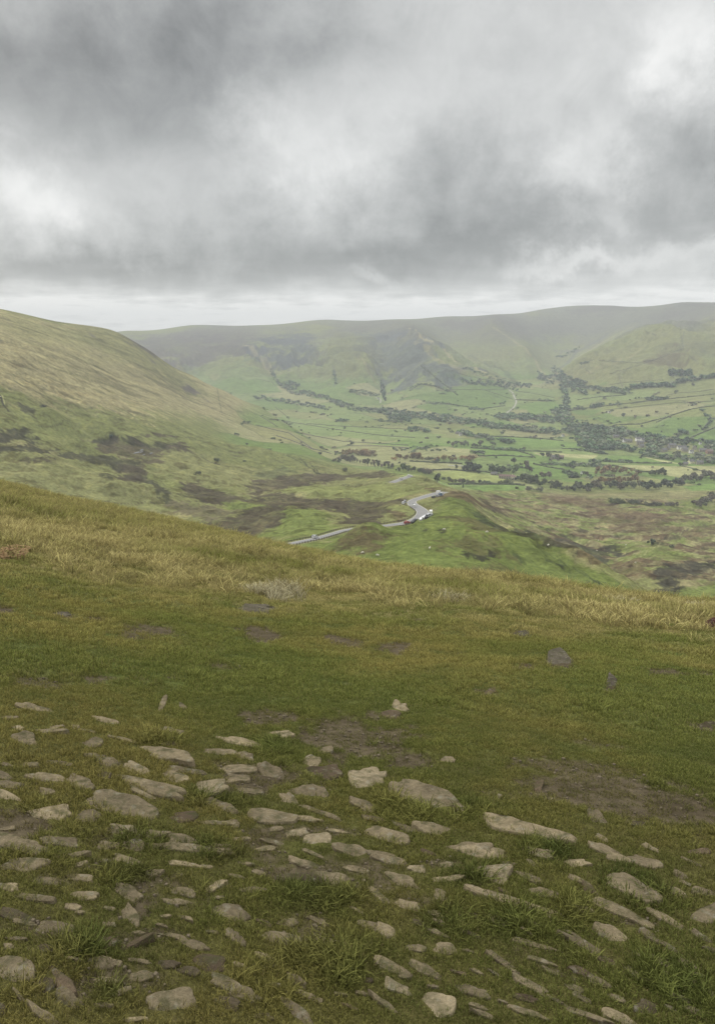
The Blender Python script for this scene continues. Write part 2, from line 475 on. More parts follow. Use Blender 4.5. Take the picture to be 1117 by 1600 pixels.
line([(330, 600), (342, 622), (347, 645)], SCRUB, .8, .5)
# --- hollow and moor below it
poly([(0, 700), (0, 740), (60, 765), (140, 780), (220, 790), (270, 790), (240, 770), (200, 755), (140, 735), (60, 725)], OLIVE, f=.01, rag=.02, op=.8)
poly([(20, 640), (130, 640), (200, 660), (330, 655), (430, 690), (505, 716), (480, 735), (400, 735), (300, 700), (220, 690), (160, 690), (60, 690), (0, 670)], GREEN * 1.05, f=.02, rag=.03, op=.85)
poly([(200, 700), (300, 705), (400, 730), (470, 738), (390, 762), (300, 757), (240, 740)], OLIVE * 1.05, f=.012, rag=.03, op=.8)
BR = [
 ([(25, 637), (45, 633), (65, 640), (52, 650), (40, 645)], BOGD * 1.3, .8), ([(12, 672), (32, 665), (50, 673), (47, 680), (68, 686), (55, 697), (90, 702), (95, 706), (40, 706), (0, 703), (0, 697), (40, 697), (45, 688), (0, 688), (0, 680)], BOGD * 1.2, .9),
 ([(58, 718), (75, 712), (90, 713), (88, 724), (62, 722)], BOG, .9), ([(37, 719), (46, 718), (47, 726), (38, 725)], BOG, .8),
 ([(143, 690), (173, 683), (198, 689), (225, 693), (280, 695), (280, 700), (250, 706), (248, 725), (225, 730), (208, 716), (175, 710), (160, 708), (153, 695)], BOG * 1.15, .9),
 ([(145, 689), (173, 682), (198, 687), (225, 691), (280, 694), (280, 697), (220, 696), (160, 694)], BOGD, .8),
 ([(95, 706), (133, 710), (175, 714), (208, 718), (220, 730), (240, 750), (265, 763), (272, 782), (258, 782), (250, 767), (225, 755), (200, 750), (190, 737), (160, 728), (130, 720), (95, 712)], BOGD * 1.2, .85),
 ([(195, 727), (225, 728), (232, 748), (215, 755), (190, 748)], BOG, .8),
 ([(156, 737), (176, 742), (173, 747), (158, 744)], BOGD, .7), ([(215, 684), (240, 672), (272, 682), (240, 680), (222, 686)], BOG, .9), ([(260, 694), (283, 693), (296, 706), (275, 704)], BOG, .9),
 ([(280, 755), (310, 752), (335, 765), (365, 773), (385, 780), (410, 780), (435, 785), (450, 795), (443, 810), (430, 825), (395, 837), (390, 842), (335, 830), (312, 822), (343, 810), (378, 800), (360, 790), (310, 785), (285, 770)], BOG * .95, .95),
 ([(385, 760), (400, 750), (460, 740), (498, 740), (525, 743), (510, 753), (473, 758), (435, 765), (415, 770), (485, 778), (540, 783), (540, 798), (505, 797), (460, 795), (445, 792), (410, 782)], BOG * 1.1, .95),
 ([(395, 738), (440, 728), (470, 738), (420, 748)], SCRUB * 1.4, .6), ([(260, 785), (330, 790), (370, 800), (330, 815), (270, 800)], BOG * 1.5, .75),
 ([(500, 740), (595, 735), (628, 744), (612, 751), (575, 744), (540, 748), (500, 755)], BOG * 1.1, .9),
 ([(500, 780), (550, 779), (625, 780), (640, 784), (612, 794), (607, 799), (588, 813), (545, 819), (530, 816), (547, 808), (532, 795), (500, 793)], BOG, .95),
 ([(612, 800), (632, 798), (640, 806), (612, 812)], RUST * .9, .8),
 ([(670, 764), (700, 766), (740, 781), (790, 790), (790, 798), (740, 789), (690, 774)], RUST * .8, .85), ([(780, 752), (800, 756), (830, 762), (800, 766), (770, 760)], RUST, .7),
 ([(733, 798), (750, 802), (765, 812), (782, 826), (765, 822), (748, 810)], SCRUB, .8), ([(722, 865), (768, 867), (762, 874), (726, 869)], BOGD, .9), ([(664, 826), (693, 826), (693, 829), (666, 829)], BOGD * 1.2, .9),
 ([(776, 821), (824, 829), (880, 843), (952, 856), (977, 869), (952, 866), (894, 854), (824, 841), (780, 830)], BOGD * 1.3, .85), ([(940, 853), (965, 853), (978, 866), (958, 868)], BOGD, .8),
 ([(760, 786), (798, 792), (780, 801), (760, 795)], BOG, .8), ([(881, 836), (905, 838), (900, 845), (884, 845)], BOG, .8), ([(833, 814), (855, 830), (843, 825)], BOGD, .8),
 ([(1022, 888), (1048, 881), (1117, 877), (1117, 889), (1073, 900), (1048, 913), (1067, 920), (1041, 937), (1022, 930), (1025, 910), (1015, 900)], BOGD * 1.3, .95),
 ([(905, 868), (960, 875), (1010, 890), (1025, 905), (985, 900), (940, 885)], RUST * .8, .75), ([(1060, 835), (1117, 820), (1117, 835), (1080, 845)], RUST * .8, .7),
 ([(840, 770), (920, 775), (1000, 800), (1060, 800), (1060, 812), (980, 810), (900, 792), (850, 785)], RUST, .7), ([(930, 800), (1000, 808), (1070, 830), (1000, 832), (940, 815)], RUST * .85, .7),
 ([(1090, 745), (1117, 745), (1117, 760), (1095, 762)], RUST, .5), ([(870, 880), (885, 885), (884, 893), (873, 890)], SCRUB, .8), ([(925, 905), (938, 911), (938, 920), (928, 916)], SCRUB, .8),
 ([(800, 860), (815, 872), (822, 880), (810, 872)], SCRUB, .7), ([(845, 870), (870, 880), (905, 900), (880, 892)], SCRUB, .6),
]
# base of the moor on the far side of the road ridge: straw, brown and green in bands
poly([(700, 765), (800, 765), (900, 772), (1117, 765), (1200, 770), (1200, 930), (1080, 925), (960, 890), (880, 850), (800, 822), (740, 790)], STRAW * .72, f=.01, rag=.02, op=.95)
sub = (slice(int(np.searchsorted(RR, 400)), int(np.searchsorted(RR, 1500))), slice(int(np.searchsorted(AZ, azt(690, 800)[0])), int(np.searchsorted(AZ, azt(1250, 800)[0]))))
xs_, ys_ = XG[sub], YG[sub]
st = fbm(xs_ / 60. + .8 * nC[sub] * .2, ys_ / 34., 5, 301, .6)
wmoor = sst(azt(700, 800)[0], azt(790, 800)[0], AG[sub] + 0.03 * nA[sub]) * (1 - sst(1150, 1300, RG[sub])) * sst(520, 640, RG[sub] + 60 * nB[sub])
LC[sub] = mix(LC[sub], RUST * .85, wmoor * sst(.07, .20, st) * .85)
LC[sub] = mix(LC[sub], LUSH * 1.1, wmoor * sst(.06, -.08, st) * .85)
st2 = fbm(xs_ / 25., ys_ / 16., 4, 321, .6)
LC[sub] = mix(LC[sub], BOG, wmoor * sst(.16, .3, st2) * .8)
LC[sub] = mix(LC[sub], PALE, wmoor * sst(.12, .3, -st2) * .5)
# lush ridge that carries the road
poly([(430, 855), (470, 845), (560, 828), (640, 815), (690, 775), (735, 785), (775, 820), (850, 845), (930, 890), (1000, 928), (1060, 960), (900, 960), (600, 920), (430, 880)], LUSH * .93, f=.01, rag=.01)
poly([(400, 843), (450, 795), (500, 793), (555, 820), (480, 843)], LUSH, f=.008, rag=.02, op=.9)
poly([(510, 758), (600, 756), (650, 765), (640, 778), (560, 779), (480, 775), (430, 768), (470, 760)], GREEN * 1.2, f=.008, rag=.015, op=.95)
poly([(560, 792), (620, 785), (640, 795), (620, 805), (580, 798)], GREEN * 1.2, f=.008, rag=.02, op=.7)
poly([(350, 792), (375, 787), (410, 792), (385, 797)], LUSH, f=.006, rag=.02, op=.8)
poly([(190, 800), (250, 805), (310, 820), (290, 830), (200, 812)], LUSH * .95, f=.006, rag=.02, op=.8)
poly([(530, 842), (555, 830), (575, 827), (603, 838), (605, 855), (570, 862), (530, 856)], RUST * .75, f=.02, rag=.03, op=.8)  # brown patches on the knoll fronts: bracken, plus shade painted into the colour
poly([(676, 845), (720, 838), (770, 850), (800, 872), (760, 866), (700, 860)], RUST * .75, f=.015, rag=.04, op=.55)  # knoll front again: bracken brown deepened to shade the relief
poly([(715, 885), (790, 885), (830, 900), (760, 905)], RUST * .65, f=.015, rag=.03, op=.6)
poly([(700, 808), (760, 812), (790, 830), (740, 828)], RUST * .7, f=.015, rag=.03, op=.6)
poly([(955, 935), (1020, 915), (1117, 920), (1150, 990), (1000, 980)], LUSH, f=.01, rag=.02, op=.0)
for p_, c_, o_ in BR:
    poly(p_, c_, f=.004, rag=.013, op=o_, var=.45)
poly([(350, 785), (375, 783), (402, 788), (420, 792), (385, 797), (353, 797)], LUSH, f=.005, rag=.008, op=.85)
poly([(1050, 925), (1117, 912), (1180, 920), (1180, 975), (1040, 960)], LUSH * 1.05, f=.008, rag=.012, op=.95)
poly([(1073, 780), (1117, 775), (1117, 800), (1060, 795)], LUSH, f=.01, rag=.02, op=.9)
poly([(985, 855), (1040, 850), (1070, 870), (1010, 880)], LUSH * .95, f=.01, rag=.02, op=.7)
for ln, c_, w_, o_ in [
    ([(292, 704), (322, 718), (343, 726), (367, 729)], BOGD, 1.6, .9), ([(470, 776), (520, 757), (600, 757)], BOGD, .8, .0), ([(495, 760), (540, 757), (604, 756)], BOGD, 1.0, .9),
    ([(60, 665), (90, 665), (122, 661)], BOGD, .7, .8), ([(450, 712), (470, 722), (495, 740)], SCRUB, 2.2, .8), ([(455, 710), (488, 728), (505, 742)], SCRUB, 1.3, .8),
    ([(360, 705), (385, 709)], BOG, 1.0, .8), ([(290, 683), (308, 683)], BOGD, 1.0, .8), ([(268, 781), (330, 785), (400, 788)], BOGD, 1.0, .6), ([(165, 783), (230, 783), (275, 790)], BOG, .9, .8),
    ([(960, 850), (1030, 845), (1075, 825)], BOGD, 1.2, .7), ([(1000, 870), (1030, 850), (1070, 828)], PALE, 1.0, .5),
    ([(720, 776), (760, 800), (800, 822), (850, 835)], SCRUB, 1.4, .7), ([(800, 820), (840, 855), (880, 880), (940, 915)], SCRUB * 1.2, 1.3, .5),
    ([(826, 842), (850, 865), (880, 890)], SCRUB, 1.2, .6), ([(870, 870), (905, 890), (960, 925)], SCRUB, 1.2, .5), ([(920, 878), (960, 905), (1000, 930)], SCRUB, 1.0, .5),
    ([(0, 617), (6, 632), (14, 643)], BOGD, 1.6, .9), ([(4, 617), (8, 632)], PALE * 1.6, .9, .6),
    ([(650, 757), (690, 755), (720, 760)], SCRUB, 1.0, .5), ([(640, 745), (700, 763), (760, 778)], PALE, .8, .0)]:
    line(ln, c_, w_, o_)
# --- valley floor: strips of pasture
poly([(430, 640), (520, 648), (640, 655), (760, 672), (870, 690), (960, 715), (1117, 720), (1200, 745), (1117, 768), (1000, 764), (860, 766), (740, 765), (640, 745), (560, 728), (512, 716), (470, 690)], PAST * 1.08, f=.01, rag=.01)
cell = np.zeros_like(nA[:, :])
vi = (slice(int(np.searchsorted(RR, 1150)), int(np.searchsorted(RR, 4200))), slice(None))
def voro(x, y, s, seed):
    gx, gy = np.floor(x / s), np.floor(y / s)
    best = np.full(x.shape, 1e9); b2 = np.full(x.shape, 1e9); idb = np.zeros(x.shape, np.uint32)
    for dx in (-1, 0, 1):
        for dy in (-1, 0, 1):
            ix = (gx + dx).astype(np.int64) & 0xffffffff; iy = (gy + dy).astype(np.int64) & 0xffffffff
            h1 = _hash(ix, iy, seed) / 4294967296.0; h2 = _hash(ix, iy, seed + 1) / 4294967296.0
            d = np.maximum(np.abs((gx + dx + .15 + .7 * h1) * s - x), np.abs((gy + dy + .15 + .7 * h2) * s - y))
            nb = d < best
            b2 = np.where(nb, best, np.minimum(b2, d)); idb = np.where(nb, _hash(ix, iy, seed + 2), idb); best = np.where(nb, d, best)
    return best, b2, idb / 4294967296.0
xv, yv = XG[vi], YG[vi]
xr = xv * .92 + yv * .39 + 14 * nA[vi]; yr = (-xv * .39 + yv * .92) * .8 + 14 * nD[vi]
b1, b2, idc = voro(xr, yr, 150., 401)
wval = sst(-165, -200, Zg[vi]) * sst(1200, 1400, RG[vi])
pal = np.array([PAST, PAST * 1.1, OLIVE * 1.2, BRIGHT * .9, PALE * .85, YEL * .8, GREEN * 1.1, BRIGHT * .8], np.float32)
fc = pal[(idc * len(pal)).astype(int)]
LC[vi] = LC[vi] * (1 - .8 * wval[..., None]) + fc * .8 * wval[..., None]
edge = (1 - sst(0, 9, b2 - b1)) * wval
LC[vi] = mix(LC[vi], SCRUB * 1.5, edge * .6)
FIELDS = [
 ([(672, 735), (700, 734), (726, 736), (773, 742), (799, 750), (769, 752), (704, 751), (683, 744)], YEL * 1.1), ([(769, 683), (799, 682), (880, 689), (880, 698), (812, 696), (790, 689)], BRIGHT), ([(760, 704), (812, 706), (835, 714), (790, 713), (760, 710)], BRIGHT * .95),
 ([(741, 717), (790, 717), (833, 724), (800, 726), (745, 722)], PAST * 1.1), ([(700, 700), (735, 702), (732, 708), (672, 707)], PALE), ([(829, 707), (880, 708), (880, 713), (844, 712)], PALE * 1.1), ([(790, 730), (855, 730), (880, 736), (876, 742), (812, 736)], BRIGHT * .85),
 ([(724, 757), (790, 756), (822, 760), (818, 766), (747, 766)], BRIGHT * .9), ([(640, 723), (721, 725), (719, 734), (644, 736)], PALE * .9), ([(877, 690), (909, 692), (909, 700), (877, 700)], BRIGHT), ([(877, 709), (933, 711), (928, 717), (877, 714)], PALE * 1.15),
 ([(948, 712), (993, 712), (1019, 719), (1002, 722), (952, 720)], BRIGHT * .95), ([(950, 722), (1010, 725), (1000, 727), (950, 726)], PAST), ([(963, 727), (1070, 729), (1092, 736), (1117, 742), (1060, 746), (1020, 738)], PALE * 1.1), ([(1070, 728), (1117, 728), (1117, 739), (1105, 738)], PALE * 1.1),
 ([(1005, 714), (1050, 722), (1070, 726), (1030, 721)], PALE * 1.5), ([(1066, 760), (1117, 756), (1117, 766), (1081, 767)], BRIGHT), ([(877, 748), (913, 749), (909, 754), (877, 752)], BRIGHT * .9), ([(1000, 674), (1049, 652), (1109, 650), (1117, 656), (1105, 669), (1070, 682), (1027, 680)], BRIGHT * .8),
 ([(1062, 690), (1092, 678), (1117, 669), (1140, 669), (1140, 689), (1092, 689)], BRIGHT * .9), ([(998, 680), (1040, 676), (1050, 682), (1020, 685)], BRIGHT * .9), ([(931, 667), (1006, 654), (1040, 652), (997, 669), (963, 666)], YEL * .8), ([(941, 642), (1027, 634), (1117, 629), (1092, 636), (1027, 651), (963, 651)], PALE * .8),
 ([(890, 641), (940, 640), (925, 650), (900, 648)], BRIGHT * .75), ([(920, 595), (948, 593), (946, 601), (924, 602)], BRIGHT * .85), ([(679, 584), (720, 580), (770, 592), (730, 595), (695, 597)], BRIGHT * .8), ([(822, 629), (868, 627), (872, 646), (825, 650)], BRIGHT * .85),
 ([(400, 591), (430, 600), (440, 612), (400, 615), (380, 600)], BRIGHT * .85), ([(640, 602), (655, 600), (690, 612), (640, 620), (620, 610)], PAST), ([(709, 605), (790, 605), (800, 622), (760, 640), (690, 632), (690, 612)], BRIGHT * .75), ([(525, 610), (548, 622), (590, 624), (563, 632), (538, 628)], PAST * 1.0),
 ([(800, 604), (866, 612), (866, 626), (806, 624)], PAST), ([(560, 632), (640, 636), (760, 655), (700, 652), (600, 640)], PALE * .8), ([(440, 648), (530, 658), (560, 668), (640, 672), (700, 680), (600, 690), (520, 680), (465, 672)], PAST * 1.1), ([(500, 696), (560, 694), (640, 698), (640, 708), (560, 706), (520, 706)], PALE * .85),
 ([(880, 650), (905, 655), (940, 680), (1000, 688), (960, 670), (930, 655)], YEL * .7), ([(640, 676), (700, 684), (760, 690), (700, 693), (640, 690)], PAST * 1.1), ([(600, 725), (660, 732), (690, 744), (720, 752), (700, 757), (650, 742), (600, 735)], LUSH),
]
for p_, c_ in FIELDS:
    poly(p_, c_, f=.0012, rag=.0012, op=.92, var=.06)
# heather, bracken and screes on the far fells
FELL = [
 ([(205, 522), (300, 519), (395, 528), (400, 552), (330, 566), (262, 560), (218, 542)], HEATH, .85), ([(398, 536), (440, 522), (490, 522), (502, 558), (455, 580), (428, 574), (402, 550)], HEATHD * 1.1, .9),
 ([(560, 515), (635, 514), (690, 545), (745, 585), (690, 600), (650, 603), (600, 585), (575, 555)], HEATHD * 1.25, .8), ([(520, 520), (570, 530), (590, 560), (560, 590), (500, 600), (460, 590), (500, 560)], OLIVE * .75, .6),
 ([(400, 505), (560, 498), (760, 500), (760, 512), (640, 512), (520, 512), (400, 520)], MOORTOP * .9, .7), ([(660, 515), (770, 505), (850, 545), (865, 575), (800, 570), (720, 545)], OLIVE * .8, .5), ([(780, 492), (1000, 483), (1117, 480), (1117, 500), (1040, 505), (960, 520), (900, 545), (850, 520), (790, 500)], MOORTOP * .9, .7),
 ([(880, 590), (950, 548), (1010, 520), (1117, 510), (1117, 570), (1000, 590), (920, 600)], OLIVE * 1.0, .8), ([(1020, 556), (1050, 548), (1072, 555), (1060, 568), (1030, 566)], RUST * .7, .6), ([(200, 516), (330, 512), (560, 500), (700, 500), (700, 505), (500, 510), (330, 518), (210, 524)], MOORTOP, .6),
 ([(320, 570), (400, 575), (430, 600), (400, 590), (350, 592)], PAST * .9, .7),
]
for p_, c_, o_ in FELL:
    poly(p_, c_, f=.010, rag=.045, op=o_, ns=160, var=.45)
for ln, c_, w_, o_ in [
    ([(385, 540), (402, 556), (425, 582)], STRAW, 5, .6), ([(395, 536), (412, 560), (428, 584)], HEATHD, 2, .4), ([(640, 513), (665, 530), (700, 555), (745, 578), (830, 607)], STRAW * 1.1, 3.0, .8), ([(770, 512), (800, 530), (835, 560), (868, 590)], STRAW, 3.0, .6),
    ([(650, 535), (680, 560), (720, 580), (790, 600)], STRAW * .9, 5, .5), ([(560, 560), (575, 580), (588, 600)], STRAW * .8, 2, .6), ([(570, 550), (592, 580), (600, 600)], HEATHD, 4, .4), ([(520, 570), (525, 590), (522, 605)], HEATHD * 1.2, 1.2, .6),
    ([(868, 588), (900, 560), (940, 535), (990, 510)], STRAW * 1.1, 2.5, .7), ([(862, 580), (900, 550), (950, 520), (1000, 500)], HEATHD * 1.2, 3, .6), ([(885, 600), (960, 570), (1000, 545)], STRAW, 2.5, .5), ([(735, 555), (790, 580), (810, 600)], SCRUB, 4, .5),
    ([(1067, 545), (1062, 520), (1064, 515)], SCRUB, 1, .4), ([(700, 600), (760, 612), (850, 640)], SCRUB, 1.2, .4)]:
    line(ln, c_, w_, o_)

# finer mottling: rushes, molehills and sheep-cropped lawns
nR = fbm(XG / 22., YG / 22., 4, 151, .6); nS = fbm(XG / 7., YG / 7., 3, 153, .6)
rw_ = sst(330, 420, RG) * (1 - sst(1200, 1500, RG))
LC = mix(LC, LC * c3(.62, .58, .55), rw_ * sst(.06, .34, nR + .45 * nS) * .95)
LC = mix(LC, LC * c3(1.28, 1.22, 1.15), rw_ * sst(.12, .40, -nR + .3 * nS) * .7)
nU = fbm(XG / 70., YG / 70., 4, 157, .6)
LC = mix(LC, LC * c3(.74, .74, .76), sst(1200, 1500, RG) * sst(.10, .4, nU) * .7)

# --- the near hillside
near = 1 - FARW
NG = np.zeros_like(LC)
OLV = c3(.105, .103, .036); DKG = c3(.062, .082, .022); TAW = c3(.235, .195, .085); GRN = c3(.085, .115, .026)
nE = fbm(XG / 3.2, YG / 3.2, 4, 501); nF = fbm(XG / .8, YG / .8, 4, 511)
NG[:] = OLV
NG = mix(NG, GRN, .5 + 1.4 * nE)
tawny = sst(8.5, 12.5, RG + 2.2 * nE)
NG = mix(NG, TAW, tawny * sst(-.30, .15, nF + .5 * nE))
NG = mix(NG, DKG * 1.1, tawny * sst(.10, .35, -nF))
NG = mix(NG, OLV * 1.2, tawny * sst(15, 24, RG) * .35)
NG = mix(NG, DKG, (1 - tawny) * sst(0, .4, nF) * .5)
NG = mix(NG, OLV * c3(.85, .72, .8), (1 - sst(2, 6, RG + nE)) * .75)
LC = LC * FARW[..., None] + NG * near[..., None]
# bare earth on the near turf: pixel, width and height in the photo, strength
DIRT = [(560, 1150, 190, 75, .75), (640, 1185, 90, 26, .9), (620, 1010, 60, 20, 1.2), (405, 988, 80, 26, 1.1), (540, 1001, 80, 16, .8), (240, 984, 80, 20, .8), (205, 990, 60, 16, .6), (98, 960, 36, 10, .9), (155, 966, 40, 10, .7), (813, 991, 36, 12, 1), (820, 1040, 36, 12, .8),
        (875, 1034, 50, 24, 1), (1040, 1048, 60, 12, 1.2), (1100, 1050, 30, 8, .8), (955, 1070, 22, 26, .8), (980, 1245, 300, 70, .65), (900, 1200, 200, 50, .55), (1060, 1265, 120, 44, .7), (1100, 1136, 50, 14, .9), (25, 1292, 110, 44, 1.0), (60, 1065, 90, 18, .5), (150, 1060, 80, 16, .5),
        (415, 1120, 120, 26, .7), (180, 1195, 60, 18, .4), (420, 1210, 170, 50, .6), (400, 952, 60, 14, 1), (0, 950, 50, 14, 1), (15, 1275, 60, 30, .8), (760, 1080, 60, 14, .5), (480, 1362, 130, 26, .7), (690, 1345, 60, 20, .5), (240, 1460, 130, 24, .5), (215, 1420, 40, 40, .8),
        (170, 1530, 120, 40, .6), (990, 1440, 70, 16, .5), (280, 1190, 40, 12, .4), (1060, 1225, 50, 16, .5), (120, 1545, 40, 30, .5), (870, 1520, 90, 20, .4), (930, 1160, 80, 16, .4), (345, 1040, 70, 14, .5), (710, 1020, 40, 10, .4), (650, 968, 50, 6, .5), (840, 1228, 24, 22, .8), (60, 1170, 60, 10, .3)]
DT = np.zeros((NR, NA), np.float32)
for (u, v, wd_, hd_, s_) in DIRT:
    c = cast(u, v); c2 = cast(u, v - hd_ / 2); c1 = cast(u, v + hd_ / 2)
    if c is None or c1 is None or c2 is None:
        continue
    r0 = math.hypot(c[0], c[1]); hr = max((math.hypot(c2[0], c2[1]) - math.hypot(c1[0], c1[1])) / 2, .02); ha = wd_ / 2 / FPX * math.hypot(r0, c[2] - EYE)
    si, sj = sl_box(np.array([c[0] - 2.5 * ha, c[0] + 2.5 * ha]), np.array([c[1] - 2.5 * hr, c[1] + 2.5 * hr]), .5 * (ha + hr))
    a0 = math.atan2(c[0], c[1])
    q = np.sqrt(((AG[si, sj] - a0) * RG[si, sj] / ha) ** 2 + ((RG[si, sj] - r0) / hr) ** 2)
    nn = fbm(XG[si, sj] / (ha * .7), YG[si, sj] / (ha * .7), 4, 601) * .9 + fbm(XG[si, sj] / (ha * .16), YG[si, sj] / (ha * .16), 3, 603) * .5
    DT[si, sj] = np.maximum(DT[si, sj], s_ * sst(1.15, .55, q + nn))
DT *= near
nG = fbm(XG / .28, YG / .28, 3, 521)
thin = (1 - sst(5.5, 8, RG)) * sst(.02, .42, nE * .8 + nG * .5) * .55
DT = np.maximum(DT, thin * near)
Zg -= DT * .018 * near
TG = (Zg - EYE) / RG

# ------------------------------------------------------------------ the road's bed, levelled across its width
def smooth_path(q, n=4):
    """Catmull-Rom through the points"""
    o = []
    for k in range(len(q) - 1):
        p0 = q[max(k - 1, 0)]; p1 = q[k]; p2 = q[k + 1]; p3 = q[min(k + 2, len(q) - 1)]
        for i in range(n):
            t = i / n
            o.append(.5 * ((2 * p1) + (p2 - p0) * t + (2 * p0 - 5 * p1 + 4 * p2 - p3) * t * t + (3 * p1 - p0 - 3 * p2 + p3) * t ** 3))
    o.append(q[-1])
    return np.array(o)
ROADPX = [[(400, 864, 388), (415, 860, 397), (430, 855.5, 407), (450, 850.5, 420), (470, 846, 434), (492, 841.5, 450), (515, 835.5, 470), (535, 829.5, 490), (552, 826, 505), (572, 823.5, 521), (595, 822, 536), (615, 820, 547), (635, 816.5, 555), (650, 811, 564), (659, 804.5, 577), (660, 798.5, 591), (653, 793, 604), (645, 788, 617), (643.5, 783.5, 630), (650, 780, 641), (661, 776.5, 654), (672, 773, 668), (684, 770.5, 682), (694, 769, 696)],
          [(612, 754, 832), (618, 752, 842), (626, 749, 857), (634, 746, 873), (642, 743.5, 890)]]
ROADS = []
for pp in ROADPX:
    q = []
    for (u, v, d) in pp:
        a_, t_ = azt(u, v)
        q.append((d * math.sin(a_), d * math.cos(a_), EYE + t_ * d))
    q = smooth_path(np.array(q), 6)
    zz = np.pad(q[:, 2], 4, mode='edge')
    q[:, 2] = np.convolve(zz, np.ones(9) / 9, 'valid')
    ROADS.append(q)
for ri, q in enumerate(ROADS):
    si, sj = sl_box(q[:, 0], q[:, 1], 60)
    px, py = XG[si, sj], YG[si, sj]
    d2 = np.full(px.shape, 1e18); zz = np.zeros(px.shape)
    for k in range(len(q) - 1):
        x0, y0, z0 = q[k]; x1, y1, z1 = q[k + 1]
        dx, dy = x1 - x0, y1 - y0
        t = np.clip(((px - x0) * dx + (py - y0) * dy) / (dx * dx + dy * dy + 1e-9), 0, 1)
        d = (px - x0 - t * dx) ** 2 + (py - y0 - t * dy) ** 2
        m = d < d2
        d2 = np.where(m, d, d2); zz = np.where(m, z0 + t * (z1 - z0), zz)
    wgt = sst(42, 7.0, np.sqrt(d2))
    Zg[si, sj] = Zg[si, sj] * (1 - wgt) + (zz - .25) * wgt
    vg = sst(6.5, 4.5, np.sqrt(d2))
    LC[si, sj] = mix(LC[si, sj], PALE * .75, vg * .75)
TG = (Zg - EYE) / RG
print('land cover', round(time.time() - T0, 1))

# ------------------------------------------------------------------ materials
def mat(name):
    m = bpy.data.materials.new(name); m.use_nodes = True
    b = m.node_tree.nodes['Principled BSDF']
    b.inputs['Specular IOR Level'].default_value = .25
    b.inputs['Roughness'].default_value = .9
    return m, m.node_tree, b
def ln_(nt, a, b):
    nt.links.new(a, b)
def tex_noise(nt, vec, scale, detail=4, rough=.6, dist=0.):
    n = nt.nodes.new('ShaderNodeTexNoise')
    n.inputs['Scale'].default_value = scale; n.inputs['Detail'].default_value = detail; n.inputs['Roughness'].default_value = rough; n.inputs['Distortion'].default_value = dist
    if vec is not None:
        ln_(nt, vec, n.inputs['Vector'])
    return n.outputs['Fac']
def rng_(nt, v, a, b, c, d):
    n = nt.nodes.new('ShaderNodeMapRange')
    ln_(nt, v, n.inputs[0])
    for i, x in enumerate((a, b, c, d)):
        n.inputs[i + 1].default_value = x
    return n.outputs[0]
def mth(nt, op, a, b):
    n = nt.nodes.new('ShaderNodeMath'); n.operation = op
    for i, x in enumerate((a, b)):
        if isinstance(x, (int, float)):
            n.inputs[i].default_value = x
        else:
            ln_(nt, x, n.inputs[i])
    return n.outputs[0]
def mixc(nt, f, a, b, mode='MIX'):
    n = nt.nodes.new('ShaderNodeMix'); n.data_type = 'RGBA'; n.blend_type = mode
    for s, x in (('Factor', f), ('A', a), ('B', b)):
        if isinstance(x, (int, float)):
            n.inputs[s].default_value = x
        elif isinstance(x, tuple):
            n.inputs[s].default_value = (*x, 1) if len(x) == 3 else x
        else:
            ln_(nt, x, n.inputs[s])
    return n.outputs['Result']
def scalec(nt, c, f):
    n = nt.nodes.new('ShaderNodeVectorMath'); n.operation = 'SCALE'
    ln_(nt, c, n.inputs[0])
    if isinstance(f, (int, float)):
        n.inputs['Scale'].default_value = f
    else:
        ln_(nt, f, n.inputs['Scale'])
    return n.outputs[0]
def bump_(nt, b, h, strength, dist):
    n = nt.nodes.new('ShaderNodeBump'); n.inputs['Strength'].default_value = strength; n.inputs['Distance'].default_value = dist
    ln_(nt, h, n.inputs['Height']); ln_(nt, n.outputs[0], b.inputs['Normal'])
def attr(nt, name, typ='GEOMETRY'):
    n = nt.nodes.new('ShaderNodeAttribute'); n.attribute_name = name; n.attribute_type = typ
    return n
def position(nt):
    return nt.nodes.new('ShaderNodeNewGeometry').outputs['Position']

m_hill, nt, b = mat('far_turf')
pos = position(nt); lc = attr(nt, 'land').outputs['Color']
n1 = tex_noise(nt, pos, .05, 6, .7); n2 = tex_noise(nt, pos, .3, 4, .65)
f1 = rng_(nt, n1, .3, .7, .68, 1.32); f2 = rng_(nt, n2, .3, .7, .66, 1.34)
ln_(nt, scalec(nt, scalec(nt, lc, f1), f2), b.inputs['Base Color'])
bump_(nt, b, mth(nt, 'ADD', n1, mth(nt, 'MULTIPLY', n2, .12)), .9, 5.0)
b.inputs['Specular IOR Level'].default_value = .0
m_near, nt, b = mat('near_turf'); b.inputs['Specular IOR Level'].default_value = .04
pos = position(nt); lc = attr(nt, 'land').outputs['Color']; dt = attr(nt, 'earth').outputs['Fac']
n1 = tex_noise(nt, pos, 3.0, 6, .7); n2 = tex_noise(nt, pos, 28, 5, .7); n3 = tex_noise(nt, pos, 140, 2, .6)
gcol = scalec(nt, scalec(nt, lc, rng_(nt, n2, .3, .7, .5, 1.35)), rng_(nt, n3, .3, .7, .7, 1.25))
ecol = mixc(nt, rng_(nt, n1, .35, .65, 0, 1), (.112, .092, .058), (.060, .048, .030))
ecol = scalec(nt, ecol, rng_(nt, n2, .25, .75, .65, 1.4))
ln_(nt, mixc(nt, rng_(nt, mth(nt, 'ADD', dt, mth(nt, 'MULTIPLY', mth(nt, 'SUBTRACT', n2, .5), .8)), .25, .55, 0, 1), gcol, ecol), b.inputs['Base Color'])
bump_(nt, b, mth(nt, 'ADD', n2, mth(nt, 'MULTIPLY', n3, .4)), .8, .02)

